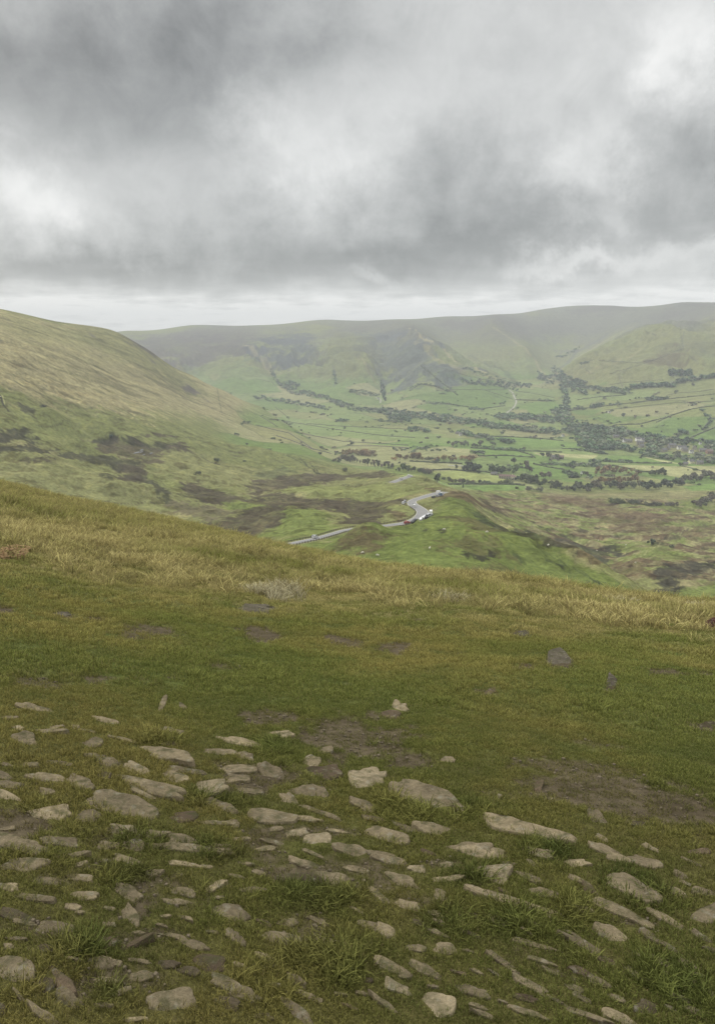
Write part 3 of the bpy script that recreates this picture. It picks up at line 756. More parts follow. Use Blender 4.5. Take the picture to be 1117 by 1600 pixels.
def grid_mesh(name, ia, ib, cols, mt):
    nr = ib - ia
    co = np.stack([XG[ia:ib], YG[ia:ib], Zg[ia:ib]], -1).reshape(-1, 3).astype(np.float32)
    idx = np.arange(nr * NA).reshape(nr, NA)
    f = np.stack([idx[:-1, :-1], idx[:-1, 1:], idx[1:, 1:], idx[1:, :-1]], -1).reshape(-1, 4)
    f = f[:, ::-1]
    me = bpy.data.meshes.new(name)
    me.vertices.add(len(co)); me.vertices.foreach_set('co', co.ravel())
    me.loops.add(f.size); me.loops.foreach_set('vertex_index', np.ascontiguousarray(f).ravel().astype(np.int32))
    me.polygons.add(len(f)); me.polygons.foreach_set('loop_start', np.arange(0, f.size, 4, dtype=np.int32))
    me.update(calc_edges=True)
    me.polygons.foreach_set('use_smooth', np.ones(len(f), bool))
    for nm, arr in cols.items():
        if arr.ndim == 3:
            a = me.color_attributes.new(nm, 'FLOAT_COLOR', 'POINT')
            c4 = np.concatenate([arr[ia:ib].reshape(-1, 3), np.ones((nr * NA, 1))], 1).astype(np.float32)
            a.data.foreach_set('color', c4.ravel())
        else:
            a = me.attributes.new(nm, 'FLOAT', 'POINT')
            a.data.foreach_set('value', arr[ia:ib].ravel().astype(np.float32))
    me.materials.append(mt)
    o = bpy.data.objects.new(name, me)
    COL.objects.link(o)
    o['kind'] = 'structure'
    return o
isp = int(np.searchsorted(RR, 150))
ground = grid_mesh('ground', 0, isp + 1, {'land': LC, 'earth': DT}, m_near)
hills = grid_mesh('hills', isp, NR, {'land': LC}, m_hill)
print('grids', round(time.time() - T0, 1))
# ------------------------------------------------------------------ helpers for things
def tag(o, label=None, cat=None, group=None, kind=None):
    if label: o['label'] = label
    if cat: o['category'] = cat
    if group: o['group'] = group
    if kind: o['kind'] = kind
    return o
def empty(name, loc, rz=0.0, rx=0.0, ry=0.0):
    o = bpy.data.objects.new(name, None); COL.objects.link(o)
    o.location = loc; o.rotation_euler = (rx, ry, rz); o.empty_display_size = .3
    return o
class MB:
    """collects simple shapes and links them as one mesh object"""
    def __init__(s):
        s.v, s.f = [], []
    def add(s, vs, fs):
        k = len(s.v)
        s.v += [tuple(x) for x in vs]; s.f += [tuple(i + k for i in f) for f in fs]
    def box(s, cx, cy, cz, sx, sy, sz, rz=0.0, taper=0.0):
        c, n_ = math.cos(rz), math.sin(rz)
        vs = []
        for z in (-.5, .5):
            t = 1 - taper * (z + .5)
            for x, y in ((-.5, -.5), (.5, -.5), (.5, .5), (-.5, .5)):
                X_, Y_ = x * sx * t, y * sy * t
                vs.append((cx + X_ * c - Y_ * n_, cy + X_ * n_ + Y_ * c, cz + z * sz))
        s.add(vs, [(3, 2, 1, 0), (4, 5, 6, 7), (0, 1, 5, 4), (1, 2, 6, 5), (2, 3, 7, 6), (3, 0, 4, 7)])
    def tube(s, p, rad, n_=6):
        p = [np.array(a, float) for a in p]
        if isinstance(rad, (int, float)): rad = [rad] * len(p)
        k = len(s.v)
        for i, a in enumerate(p):
            d = p[min(i + 1, len(p) - 1)] - p[max(i - 1, 0)]
            d /= np.linalg.norm(d) + 1e-9
            e = np.cross(d, (0, 0, 1) if abs(d[2]) < .9 else (1, 0, 0)); e /= np.linalg.norm(e); g = np.cross(d, e)
            for j in range(n_):
                t = 2 * math.pi * j / n_
                s.v.append(tuple(a + rad[i] * (math.cos(t) * e + math.sin(t) * g)))
        for i in range(len(p) - 1):
            for j in range(n_):
                s.f.append((k + i * n_ + j, k + i * n_ + (j + 1) % n_, k + (i + 1) * n_ + (j + 1) % n_, k + (i + 1) * n_ + j))
        s.f.append(tuple(k + j for j in range(n_))[::-1]); s.f.append(tuple(k + (len(p) - 1) * n_ + j for j in range(n_)))
    def mesh(s, name, mt, smooth=False):
        me = bpy.data.meshes.new(name); me.from_pydata(s.v, [], s.f); me.update()
        if mt: me.materials.append(mt)
        if smooth:
            me.polygons.foreach_set('use_smooth', np.ones(len(me.polygons), bool))
        return me
    def build(s, name, mt, parent=None, smooth=False):
        o = bpy.data.objects.new(name, s.mesh(name, mt, smooth)); COL.objects.link(o)
        if parent: o.parent = parent
        return o
def plain(name, col, rough=.8, spec=.3, var=.15, scale=2.0, metal=0.0):
    m, nt, b = mat(name)
    pos = nt.nodes.new('ShaderNodeTexCoord').outputs['Object']
    rgb = nt.nodes.new('ShaderNodeRGB'); rgb.outputs[0].default_value = (*col, 1)
    nz = tex_noise(nt, pos, scale, 5, .6)
    ln_(nt, scalec(nt, rgb.outputs[0], rng_(nt, nz, .3, .7, 1 - var, 1 + var)), b.inputs['Base Color'])
    b.inputs['Roughness'].default_value = rough; b.inputs['Specular IOR Level'].default_value = spec; b.inputs['Metallic'].default_value = metal
    return m
m_asph, nt, b = mat('weathered_asphalt')
pos = position(nt)
nz = tex_noise(nt, pos, .25, 5, .6)
ln_(nt, mixc(nt, nz, (.17, .17, .165), (.27, .265, .255)), b.inputs['Base Color'])
m_paint = plain('road_paint', (.62, .61, .57), .7)
m_wood = plain('weathered_timber', (.085, .072, .055), .9, .2, .35, 6)
m_wire = plain('galvanised_wire', (.16, .16, .155), .5, .4, .1)
m_glass = plain('vehicle_glass', (.02, .024, .028), .08, .6, .05)
m_tyre = plain('tyre_rubber', (.02, .02, .02), .8, .2)
m_rim = plain('wheel_alloy', (.35, .35, .36), .35, .5, .05)
m_lamp = plain('lamp_lens', (.6, .6, .58), .1, .6, .02)
m_redlamp = plain('rear_lamp_lens', (.35, .02, .015), .15, .6, .02)

# ------------------------------------------------------------------ road
def ribbon(q, off0, off1, dz, name, mt):
    n_ = len(q)
    tg = np.gradient(q[:, :2], axis=0); tg /= np.linalg.norm(tg, axis=1)[:, None] + 1e-9
    nr_ = np.stack([tg[:, 1], -tg[:, 0]], 1)
    m = MB(); K_ = 5
    vs = []
    for i in range(n_):
        for k in range(K_):
            o0 = off0[i] if hasattr(off0, '__len__') else off0; o1 = off1[i] if hasattr(off1, '__len__') else off1
            o_ = o0 + (o1 - o0) * k / (K_ - 1)
            x, y = q[i, :2] + nr_[i] * o_
            vs.append((x, y, q[i, 2] + dz))
    fs = [(i * K_ + k, i * K_ + k + 1, (i + 1) * K_ + k + 1, (i + 1) * K_ + k) for i in range(n_ - 1) for k in range(K_ - 1)]
    m.add(vs, [f[::-1] for f in fs])
    o = m.build(name, mt, None, True); o['kind'] = 'structure'
    return o
def widths(q, wds):
    """half width along the road: bends and the lay-bys are wider"""
    s = np.linspace(0, 1, len(q))
    return np.interp(s, [a for a, b_ in wds], [b_ for a, b_ in wds])
q0, q1 = ROADS
lw = widths(q0, [(0, 2.6), (.45, 2.8), (.54, 3.8), (.62, 5.2), (.7, 5.0), (.8, 3.6), (.92, 3.6), (1, 6.0)])
rw = widths(q0, [(0, 2.6), (.45, 2.7), (.54, 3.4), (.6, 5.6), (.66, 4.6), (.72, 4.6), (.8, 3.4), (1, 4.5)])
ribbon(q0, -lw, rw, -.04, 'road', m_asph)
ribbon(q0, -lw + .15, -lw + .42, -.034, 'road_marking', m_paint)
ribbon(q0, rw - .42, rw - .15, -.034, 'road_marking', m_paint)
ribbon(q1, -4.2, 4.2, -.04, 'road', m_asph)
ribbon(q1, -4.0, -3.7, -.034, 'road_marking', m_paint)

def road_at(u, v, q):
    """nearest station on the road and its heading"""
    c = cast(u, v, 170)
    d = np.hypot(q[:, 0] - c[0], q[:, 1] - c[1]); k = int(np.argmin(d))
    t = q[min(k + 1, len(q) - 1)] - q[max(k - 1, 0)]
    return c, math.atan2(t[1], t[0])

def fence(q, off, k0, k1, step, label, grp):
    """timber posts and wires beside the road"""
    pl = q[k0:k1]; tg = np.gradient(pl[:, :2], axis=0); tg /= np.linalg.norm(tg, axis=1)[:, None] + 1e-9
    pl2 = pl[:, :2] + np.stack([tg[:, 1], -tg[:, 0]], 1) * off
    dd = np.concatenate([[0], np.cumsum(np.hypot(*np.diff(pl2, axis=0).T))])
    s = np.arange(0, dd[-1], step)
    px, py = np.interp(s, dd, pl2[:, 0]), np.interp(s, dd, pl2[:, 1]); pz = height(px, py)
    rt = empty('fence', (px[0], py[0], pz[0])); tag(rt, label, 'fence', grp)
    for x, y, z in zip(px, py, pz):
        m = MB(); m.box(x - px[0], y - py[0], z - pz[0] + .55, .3, .3, 1.5, random.uniform(0, 1), .1)
        m.build('post', m_wood, rt)
    for h__ in (.45, .8, 1.08):
        m = MB(); m.tube([(x - px[0], y - py[0], z - pz[0] + h__) for x, y, z in zip(px, py, pz)], .075, 4)
        m.build('rail', m_wood, rt)
random.seed(3)
fence(q0, 4.6, 4, 50, 3.6, 'timber post fence along the lower edge of the road below the white car', 'post fences beside the road')
fence(q0, -4.6, 2, 64, 3.6, 'timber post fence on the uphill side of the straight stretch of road', 'post fences beside the road')
fence(q0, 6.8, 66, 92, 3.2, 'timber post fence curving round the outside of the lay-by bend', 'post fences beside the road')
fence(q0, -6.0, 64, 100, 3.6, 'timber post fence around the inside of the bend', 'post fences beside the road')

# ------------------------------------------------------------------ vehicles
def car(u, v, paint, kind, label, q=None, turn=0.0, heading=None, name='parked_car', cat='car'):
    qq = q0 if q is None else q
    c, hd = road_at(u, v, qq)
    if q is not None:      # the upper stretch: stand on the tarmac where the sight line crosses it
        k = int(np.argmin(np.abs(np.arctan2(qq[:, 0], qq[:, 1]) - azt(u, v)[0])))
        k = min(max(k, 2), len(qq) - 3); t = qq[k + 1] - qq[k - 1]; c = qq[k]; hd = math.atan2(t[1], t[0])
    if heading is not None: hd = heading
    hd += turn
    g = gz(c[0], c[1])
    d = np.hypot(qq[:, 0] - c[0], qq[:, 1] - c[1]); 
    k = int(d.argmin())
    z = max(g, float(qq[k, 2]) - .04) if d.min() < 5 else g
    e = 1.5
    sl = (gz(c[0] + e * math.cos(hd), c[1] + e * math.sin(hd)) - gz(c[0] - e * math.cos(hd), c[1] - e * math.sin(hd))) / (2 * e)
    rt = empty(name, (c[0], c[1], z + .02), hd, 0, -math.atan(sl)); tag(rt, label, cat, 'vehicles by the road'); rt.scale = (1.3, 1.3, 1.3)
    mp = plain('car_paint', paint, .25, .55, .04)
    L, W, H = {'hatch': (4.0, 1.75, 1.48), 'estate': (4.6, 1.8, 1.5), 'suv': (4.6, 1.88, 1.75), 'van': (5.4, 2.0, 2.35), 'small': (3.6, 1.65, 1.5)}[kind]
    if kind == 'van':
        prof = [(-.5, .35), (-.5, 2.2), (-.47, H), (.22, H), (.36, 1.35), (.5, 1.05), (.5, .35)]
        cab = [(.21, H - .12), (.34, 1.4), (.14, 1.4), (.14, H - .12)]
    elif kind in ('hatch', 'small'):
        prof = [(-.5, .3), (-.5, .95), (-.42, H), (.08, H), (.24, .98), (.48, .82), (.5, .3)]
        cab = [(-.40, H - .1), (.07, H - .1), (.20, 1.0), (-.46, 1.0)]
    else:
        prof = [(-.5, .32), (-.5, 1.0), (-.45, H), (.06, H), (.2, 1.04), (.48, .9), (.5, .32)]
        cab = [(-.42, H - .1), (.05, H - .1), (.17, 1.08), (-.46, 1.08)]
    m = MB()
    n_ = len(prof)
    vs = []
    for side, ins in ((-1, 0), (-1, 1), (1, 1), (1, 0)):
        for (x, z_) in prof:
            tw = 1 - (.14 if z_ > 1.2 and kind != 'van' else .04 if z_ > 1.2 else 0)
            y = side * (W / 2) * tw * (1 if ins == 0 else .93)
            xx = x * L * (1 if ins == 0 else 1.0); zz = z_ if ins == 0 else z_
            if ins == 0:
                xx *= .985; zz = .3 + (z_ - .3) * .965
            vs.append((xx, y, zz))
    fs = [tuple(range(n_)), tuple(3 * n_ + i for i in range(n_))[::-1]]
    for b_ in range(3):
        for i in range(n_):
            j = (i + 1) % n_
            fs.append((b_ * n_ + i, (b_ + 1) * n_ + i, (b_ + 1) * n_ + j, b_ * n_ + j))
    m.add(vs, fs)
    m.build('body', mp, rt)
    for side in (-1, 1):
        m = MB(); y = side * W / 2 * (.90 if kind != 'van' else .965) ; y0_ = side * (W / 2 + .004)
        vs = [(x * L, (side * (W / 2 + .01)) if z_ < 1.2 else side * (W / 2 * (.88 if kind != 'van' else .97) + .012), z_) for x, z_ in cab]
        vs += [(a, b_ - side * .03, c_) for a, b_, c_ in vs]
        m.add(vs, [(0, 1, 2, 3), (4, 5, 6, 7), (0, 1, 5, 4), (1, 2, 6, 5), (2, 3, 7, 6), (3, 0, 4, 7)])
        m.build('side_window', m_glass, rt)
    # windscreen and rear window
    def pane(xa, za, xb, zb2, nm):
        m = MB(); wa, wb = W * .40, W * .46
        nx, nz_ = (zb2 - za), -(xb - xa); l_ = math.hypot(nx, nz_); s_ = -1 if nx * (xa + xb) < 0 else 1
        ox, oz = nx / l_ * .02 * s_, nz_ / l_ * .02 * s_
        vs = [(xa + ox, -wa, za + oz), (xa + ox, wa, za + oz), (xb + ox, wb, zb2 + oz), (xb + ox, -wb, zb2 + oz)]
        vs += [(a - 2 * ox, b_, c_ - 2 * oz) for a, b_, c_ in vs]
        m.add(vs, [(0, 1, 2, 3), (7, 6, 5, 4), (0, 1, 5, 4), (1, 2, 6, 5), (2, 3, 7, 6), (3, 0, 4, 7)])
        m.build(nm, m_glass, rt)
    pr = prof
    pane(pr[3][0] * L + .06, H - .08, pr[4][0] * L - .05, pr[4][1] + .07, 'windscreen')
    if kind != 'van':
        pane(pr[2][0] * L - .03, H - .10, pr[1][0] * L + .02, pr[1][1] + .1, 'rear_window')
    for fx in (-.31, .31):
        for side in (-1, 1):
            m = MB(); m.tube([(fx * L, side * (W / 2 - .2), .33), (fx * L, side * (W / 2 + .02), .33)], .33, 14)
            wl = m.build('wheel', m_tyre, rt)
            m = MB(); m.tube([(fx * L, side * (W / 2 - .1), .33), (fx * L, side * (W / 2 + .035), .33)], .2, 10)
            m.build('rim', m_rim, wl)
    for side in (-1, 1):
        m = MB(); m.box(.492 * L, side * W * .36, .72, .08, .3, .14); m.build('headlight', m_lamp, rt)
        m = MB(); m.box(-.496 * L, side * W * .40, .85, .06, .16, .2); m.build('rear_light', m_redlamp, rt)
    return rt
WH, SI, BK, RD, BL, DG = (.78, .78, .76), (.42, .43, .44), (.025, .026, .03), (.32, .03, .02), (.06, .12, .25), (.05, .065, .06)
car(492, 841.5, (.62, .63, .64), 'hatch', 'pale silver hatchback alone on the straight lower stretch of road')
car(636, 818.2, RD, 'hatch', 'red car, lowest of the line parked before the bend')
car(647, 815.5, BK, 'estate', 'black car parked between the red car and the white ones', turn=.05)
car(659.5, 811.6, WH, 'estate', 'white estate car, first white one after the black car')
car(664, 808.6, (.66, .67, .68), 'hatch', 'off-white hatchback tucked behind the white estate car')
car(668, 808.6, BK, 'small', 'small dark car between two pale cars on the bend')
car(670.5, 806.6, SI, 'suv', 'silver grey car parked just below the white van')
car(673, 802.8, WH, 'van', 'tall white van parked on the outside of the bend', name='parked_van', cat='van')
car(646.3, 791.8, WH, 'hatch', 'white car standing in the road above the inner bend')
car(632.3, 785.2, SI, 'suv', 'grey car with dark windows in the pull-in inside the upper bend')
car(629.3, 787.4, WH, 'small', 'small white car nose to tail below the grey one in the pull-in')
car(677, 778.0, DG, 'hatch', 'dark green car at the start of the top lay-by')
car(683.6, 775.8, SI, 'estate', 'silver car behind the dark green one in the top lay-by')
car(685.2, 771.9, WH, 'van', 'white van standing behind the cars in the top lay-by', name='parked_van', cat='van')
car(687.8, 774.7, BL, 'suv', 'blue car in front of the van in the top lay-by')
car(690.2, 773.0, WH, 'suv', 'white car at the far end of the top lay-by')
car(626.4, 749.8, WH, 'hatch', 'white car on the short piece of road showing higher up', q=q1)
car(644, 745.0, WH, 'estate', 'white car seen side on beside the topmost piece of road', q=q1, heading=0.15)

# ------------------------------------------------------------------ person, sheep (skinned bodies)
def skinned(name, verts, edges, radii, mt, parent=None, root=0, lv=2):
    me = bpy.data.meshes.new(name); me.from_pydata(verts, edges, []); me.update()
    me.materials.append(mt)
    o = bpy.data.objects.new(name, me); COL.objects.link(o)
    if parent: o.parent = parent
    sk = o.modifiers.new('skin', 'SKIN')
    lay = me.skin_vertices[0].data if me.skin_vertices else None
    if lay is None:
        bm_ = bmesh.new(); bm_.from_mesh(me); bm_.verts.layers.skin.verify(); bm_.to_mesh(me); bm_.free(); lay = me.skin_vertices[0].data
    for i, r_ in enumerate(radii):
        lay[i].radius = (r_, r_) if isinstance(r_, (int, float)) else r_
        lay[i].use_root = (i == root)
    sb = o.modifiers.new('sub', 'SUBSURF'); sb.levels = lv; sb.render_levels = lv
    return o
m_skin = plain('skin', (.45, .28, .20), .6)
m_coat = plain('dark_jacket', (.022, .024, .030), .8)
m_hair = plain('dark_hair', (.03, .022, .016), .7)
c = cast(646.3, 789.6, 170)
pr_ = empty('person', (c[0] - .6, c[1] + 1.0, gz(c[0] - .6, c[1] + 1.0)), .4)
tag(pr_, 'person in dark clothes standing behind the white car on the inner bend', 'person')
V_ = [(0, 0, .95), (0, 0, 1.2), (0, 0, 1.42), (0, 0, 1.52), (0, .01, 1.64), (0, .01, 1.72), (.11, 0, .88), (.12, .02, .48), (.12, 0, .08), (.12, .14, .04), (-.11, 0, .88), (-.12, .02, .48), (-.13, 0, .08), (-.13, .14, .04),
      (.2, 0, 1.40), (.26, 0, 1.12), (.24, .1, .86), (.24, .12, .78), (-.2, 0, 1.40), (-.26, 0, 1.12), (-.24, .1, .86), (-.24, .12, .78)]
E_ = [(0, 1), (1, 2), (2, 3), (3, 4), (4, 5), (0, 6), (6, 7), (7, 8), (8, 9), (0, 10), (10, 11), (11, 12), (12, 13), (2, 14), (14, 15), (15, 16), (16, 17), (2, 18), (18, 19), (19, 20), (20, 21)]
R_ = [.15, .15, .16, .06, .10, .08, .10, .075, .05, .045, .10, .075, .05, .045, .075, .055, .04, .035, .075, .055, .04, .035]
skinned('body', V_, E_, R_, m_coat, pr_)
skinned('hair', [(0, -.01, 1.66), (0, 0, 1.74)], [(0, 1)], [.105, .08], m_hair, pr_)
skinned('face', [(0, .05, 1.60), (0, .06, 1.68)], [(0, 1)], [.07, .07], m_skin, pr_)

m_fleece, nt, b = mat('sheep_fleece')
pos = nt.nodes.new('ShaderNodeTexCoord').outputs['Object']
nz = tex_noise(nt, pos, 14, 4, .7)
ln_(nt, mixc(nt, nz, (.50, .47, .38), (.74, .71, .62)), b.inputs['Base Color']); bump_(nt, b, nz, .8, .04)
m_hoof = plain('sheep_face', (.05, .045, .04), .8)
def sheep(u, v, rz, graze, label, s=1.0):
    c = cast(u, v, 170)
    if c is None: return
    rt = empty('sheep', (c[0], c[1], gz(c[0], c[1])), rz); tag(rt, label, 'sheep', 'sheep grazing on the slopes')
    rt.scale = (s, s, s)
    hx, hz_ = (.82, .22) if graze else (.78, .86)
    nx, nz_ = (.66, .5) if graze else (.62, .78)
    V = [(-.42, 0, .62), (-.15, 0, .62), (.18, 0, .62), (.42, 0, .66), (nx, 0, nz_), (hx, 0, hz_), (hx + .1, 0, hz_ - .06),
         (-.42, .13, .42), (-.47, .14, .26), (-.43, .14, .03), (-.42, -.13, .42), (-.44, -.14, .26), (-.40, -.14, .03),
         (.33, .12, .42), (.33, .13, .22), (.33, .13, .03), (.33, -.12, .42), (.36, -.13, .22), (.36, -.13, .03), (-.56, 0, .58), (-.6, 0, .42)]
    E = [(0, 1), (1, 2), (2, 3), (3, 4), (4, 5), (5, 6), (0, 7), (7, 8), (8, 9), (0, 10), (10, 11), (11, 12), (2, 13), (13, 14), (14, 15), (2, 16), (16, 17), (17, 18), (0, 19), (19, 20)]
    Rr = [.27, .31, .30, .24, .13, .1, .06, .1, .05, .04, .1, .05, .04, .1, .05, .04, .1, .05, .04, .06, .03]
    skinned('body', V, E, Rr, m_fleece, rt)
    skinned('face', [(hx - .02, 0, hz_ - .01), (hx + .13, 0, hz_ - .08)], [(0, 1)], [.105, .065], m_hoof, rt, lv=1)
for s_ in [(566, 865, .5, True, 'white sheep grazing below the near end of the round green knoll'), (590, 869, 2.8, True, 'white sheep nearest the near hillside, below the round knoll'),
           (671, 858, 1.2, False, 'lone white sheep on the green slope below the parked cars'), (694, 828.5, 3.0, True, 'white sheep at the end of the dark strip of rushes'),
           (760, 832.5, .2, True, 'white sheep on the shoulder where the green ridge turns away'), (511, 866, 1.8, True, 'sheep just showing over the brow of the near hillside'),
           (856, 853, .8, True, 'sheep on the bright grass tongue above the folded slope'), (932, 861, 2.5, True, 'sheep just below the darkest patch of rushes on the moor'),
           (977, 852, 0, False, 'sheep beside the dark rush patch towards the stream'), (934, 845, 1.0, True, 'sheep above the dark rush patch on the moor'),
           (992, 880, 2.0, True, 'sheep on the brown strip leading into the bog'), (1.5, 620, .5, False, 'white sheep at the head of the dark gully at the picture edge'),
           (104, 640, 2.2, True, 'sheep on the pale ridge above the pointed green mound')]:
    sheep(*s_, s=1.25)

# a few small things on the ridge
c = cast(577, 768, 170)
rt = empty('wooden_post', (c[0], c[1], gz(c[0], c[1]))); tag(rt, 'single dark wooden post standing on the green hump above the road', 'post')
m = MB(); m.box(0, 0, 1.1, .4, .4, 2.6, .3, .15); m.build('shaft', m_wood, rt)
m = MB(); m.box(0, 0, 2.45, .55, .3, .25, .3); m.build('cap', m_wood, rt)
# still water in the bog
m_water, nt, b = mat('bog_water'); b.inputs['Base Color'].default_value = (.02, .02, .018, 1); b.inputs['Roughness'].default_value = .04; b.inputs['Specular IOR Level'].default_value = 1.0
b.inputs['Metallic'].default_value = .0
for (u, v, wd_, dp) in [(214, 707, 7, 9), (221, 706.4, 5, 7), (221.5, 703.4, 4, 6), (224.5, 710.5, 4, 6), (236, 708.5, 5, 5)]:
    c = cast(u, v, 170); rr_ = random.Random(u)
    m = MB(); vs = []
    zs = gz(c[0], c[1]) + .2
    for k in range(14):
        t = 2 * math.pi * k / 14; f_ = rr_.uniform(.7, 1.2)
        vs.append((c[0] + math.cos(t) * wd_ * .42 * f_, c[1] + math.sin(t) * dp * f_, zs))
    m.add(vs, [tuple(range(14))])
    o = m.build('water', m_water); o['kind'] = 'structure'
# ------------------------------------------------------------------ trees
def leafmat():
    m, nt, b = mat('autumn_foliage')
    oi = nt.nodes.new('ShaderNodeObjectInfo'); va = attr(nt, 'leaf').outputs['Fac']
    ln_(nt, scalec(nt, oi.outputs['Color'], va), b.inputs['Base Color'])
    b.inputs['Specular IOR Level'].default_value = .1
    return m
m_leaf = leafmat()
m_bark = plain('tree_bark', (.085, .072, .060), .95, .1, .3, 3)
def crown_arrays(seed, nq, kind='round', qs=.075):
    """leaf clumps of a tree one unit high"""
    rg = np.random.RandomState(seed)
    if kind == 'round':
        k = rg.randint(6, 10)
        cen = np.stack([rg.normal(0, .15, k), rg.normal(0, .15, k), rg.uniform(.34, .82, k)], 1); rad = rg.uniform(.13, .24, k)
    elif kind == 'tall':
        k = 8
        cen = np.stack([rg.normal(0, .07, k), rg.normal(0, .07, k), np.linspace(.4, .9, k)], 1); rad = rg.uniform(.08, .15, k)
    elif kind == 'cone':
        k = 9; zz = np.linspace(.12, .94, k)
        cen = np.stack([rg.normal(0, .02, k), rg.normal(0, .02, k), zz], 1); rad = .24 * (1 - zz) + .03
    else:  # bush
        k = 7
        cen = np.stack([rg.normal(0, .34, k), rg.normal(0, .34, k), rg.uniform(.3, .66, k)], 1); rad = rg.uniform(.22, .36, k)
    w_ = rad ** 2 / (rad ** 2).sum()
    idx = rg.choice(k, nq, p=w_)
    d = rg.normal(size=(nq, 3)); d /= np.linalg.norm(d, axis=1)[:, None]
    p = cen[idx] + d * rad[idx][:, None] * rg.uniform(.72, 1.08, nq)[:, None]
    nrm = d + rg.normal(0, .5, (nq, 3)); nrm /= np.linalg.norm(nrm, axis=1)[:, None]
    e = np.cross(nrm, rg.normal(size=(nq, 3))); e /= np.linalg.norm(e, axis=1)[:, None]; g = np.cross(nrm, e)
    s = (qs * rg.uniform(.5, 1.2, nq))[:, None]
    q = np.stack([p - e * s * .6 - g * s, p + e * s - g * s * .5, p + e * s * .5 + g * s, p - e * s + g * s * .6], 1)
    q[..., 2] = np.clip(q[..., 2], .02, 1.05)
    lf = np.repeat(rg.uniform(.62, 1.38, k)[idx] * rg.uniform(.8, 1.2, nq), 4)
    return q.reshape(-1, 3), lf
def quads_mesh(name, co, lf, mt, colr=None):
    n_ = len(co) // 4
    me = bpy.data.meshes.new(name)
    me.vertices.add(len(co)); me.vertices.foreach_set('co', co.astype(np.float32).ravel())
    me.loops.add(len(co)); me.loops.foreach_set('vertex_index', np.arange(len(co), dtype=np.int32))
    me.polygons.add(n_); me.polygons.foreach_set('loop_start', np.arange(0, len(co), 4, dtype=np.int32))
    me.update(calc_edges=True)
    a = me.attributes.new('leaf', 'FLOAT', 'POINT'); a.data.foreach_set('value', lf.astype(np.float32))
    if colr is not None:
        a = me.color_attributes.new('tone', 'FLOAT_COLOR', 'POINT'); a.data.foreach_set('color', np.concatenate([colr, np.ones((len(colr), 1))], 1).astype(np.float32).ravel())
    me.materials.append(mt)
    return me
def trunk_mesh(seed, kind):
    rg = random.Random(seed); m = MB()
    top = .75 if kind != 'bush' else .45
    m.tube([(0, 0, -.04), (.01, 0, top * .4), (.02 * rg.uniform(-1, 1), .02, top)], [.028, .02, .008], 6)
    for k in range(5):
        a = rg.uniform(0, 6.28); h0 = rg.uniform(.2, .55) * (1 if kind != 'bush' else .5); l_ = rg.uniform(.12, .26)
        m.tube([(0, 0, h0), (math.cos(a) * l_ * .6, math.sin(a) * l_ * .6, h0 + l_ * .5), (math.cos(a) * l_, math.sin(a) * l_, h0 + l_)], [.012, .008, .003], 5)
    return m.mesh('trunk', m_bark)
PROTO = {}
for kd in ('round', 'tall', 'cone', 'bush'):
    PROTO[kd] = []
    for s_ in range(5 if kd == 'round' else 3):
        co, lf = crown_arrays(900 + s_ * 7 + len(kd), 330, kd)
        PROTO[kd].append((quads_mesh('crown', co, lf, m_leaf), trunk_mesh(s_ + 40, kd)))
TONES = {'green': [(.115, .150, .065), (.135, .155, .070), (.110, .125, .070)], 'dark': [(.085, .110, .072), (.095, .115, .070), (.092, .100, .078)],
         'bare': [(.200, .175, .135), (.175, .160, .120), (.205, .172, .135), (.155, .155, .110)], 'orange': [(.300, .190, .095), (.250, .175, .095), (.220, .165, .095), (.26, .21, .10)],
         'mixed': [(.135, .150, .095), (.165, .160, .110), (.125, .140, .090), (.190, .165, .115), (.150, .158, .100)], 'yellow': [(.20, .19, .07), (.16, .16, .06)]}
n_tree = [0]
def tree(x, y, h, kind, tone, label, group, rg):
    z = gz(x, y)
    n_tree[0] += 1
    nm = {'round': 'tree', 'tall': 'birch_tree', 'cone': 'conifer_tree', 'bush': 'bush'}[kind]
    cm, tm = rg.choice(PROTO[kind])
    rt = empty(nm, (x, y, z - .1), rg.uniform(0, 6.28)); s_ = h * rg.uniform(.9, 1.12)
    rt.scale = (s_, s_ * rg.uniform(.85, 1.1), h)
    tag(rt, label, 'bush' if kind == 'bush' else 'tree', group)
    cr = bpy.data.objects.new('crown', cm); COL.objects.link(cr); cr.parent = rt
    t_ = rg.choice(TONES[tone]); f_ = rg.uniform(.6, 1.15); cr.color = (t_[0] * f_, t_[1] * f_, t_[2] * f_, 1)
    tr = bpy.data.objects.new('trunk', tm); COL.objects.link(tr); tr.parent = rt
ORD = 'first second third fourth fifth sixth seventh eighth ninth tenth eleventh twelfth thirteenth fourteenth fifteenth sixteenth seventeenth eighteenth nineteenth twentieth twenty-first twenty-second twenty-third'.split()
HPX = [(790, 748, 26), (802, 749.5, 9), (771, 742, 12), (719, 680.5, 8), (714, 678, 10), (879, 682.5, 7), (866, 717, 16), (876, 717, 12), (951, 645, 7), (909, 740.5, 6), (962, 684, 15), (975, 690.5, 10), (983, 691, 12), (996, 689, 12), (1003, 690.5, 12), (999, 694.5, 16), (1001, 699, 13), (1036, 706, 18), (1043, 703, 12), (1049, 699, 18), (1064, 702, 20), (1069, 705, 14), (1079, 708, 9), (1084, 702, 10), (1097, 706, 16), (1107, 709, 14), (1093, 694.5, 6), (1070, 727, 10), (1079, 724, 14), (1092, 725.5, 14), (591, 624, 8), (612, 611, 9)]
HXY = [(cast(u, v, 1200), L) for u, v, L in HPX]
def hides_house(x, y):
    a, r = math.atan2(x, y), math.hypot(x, y)
    for c, L in HXY:
        ha, hr = math.atan2(c[0], c[1]), math.hypot(c[0], c[1])
        if abs(a - ha) * r < L * .5 + 5 and -75 < r - hr < L * .6: return True
    return False
MASS = []
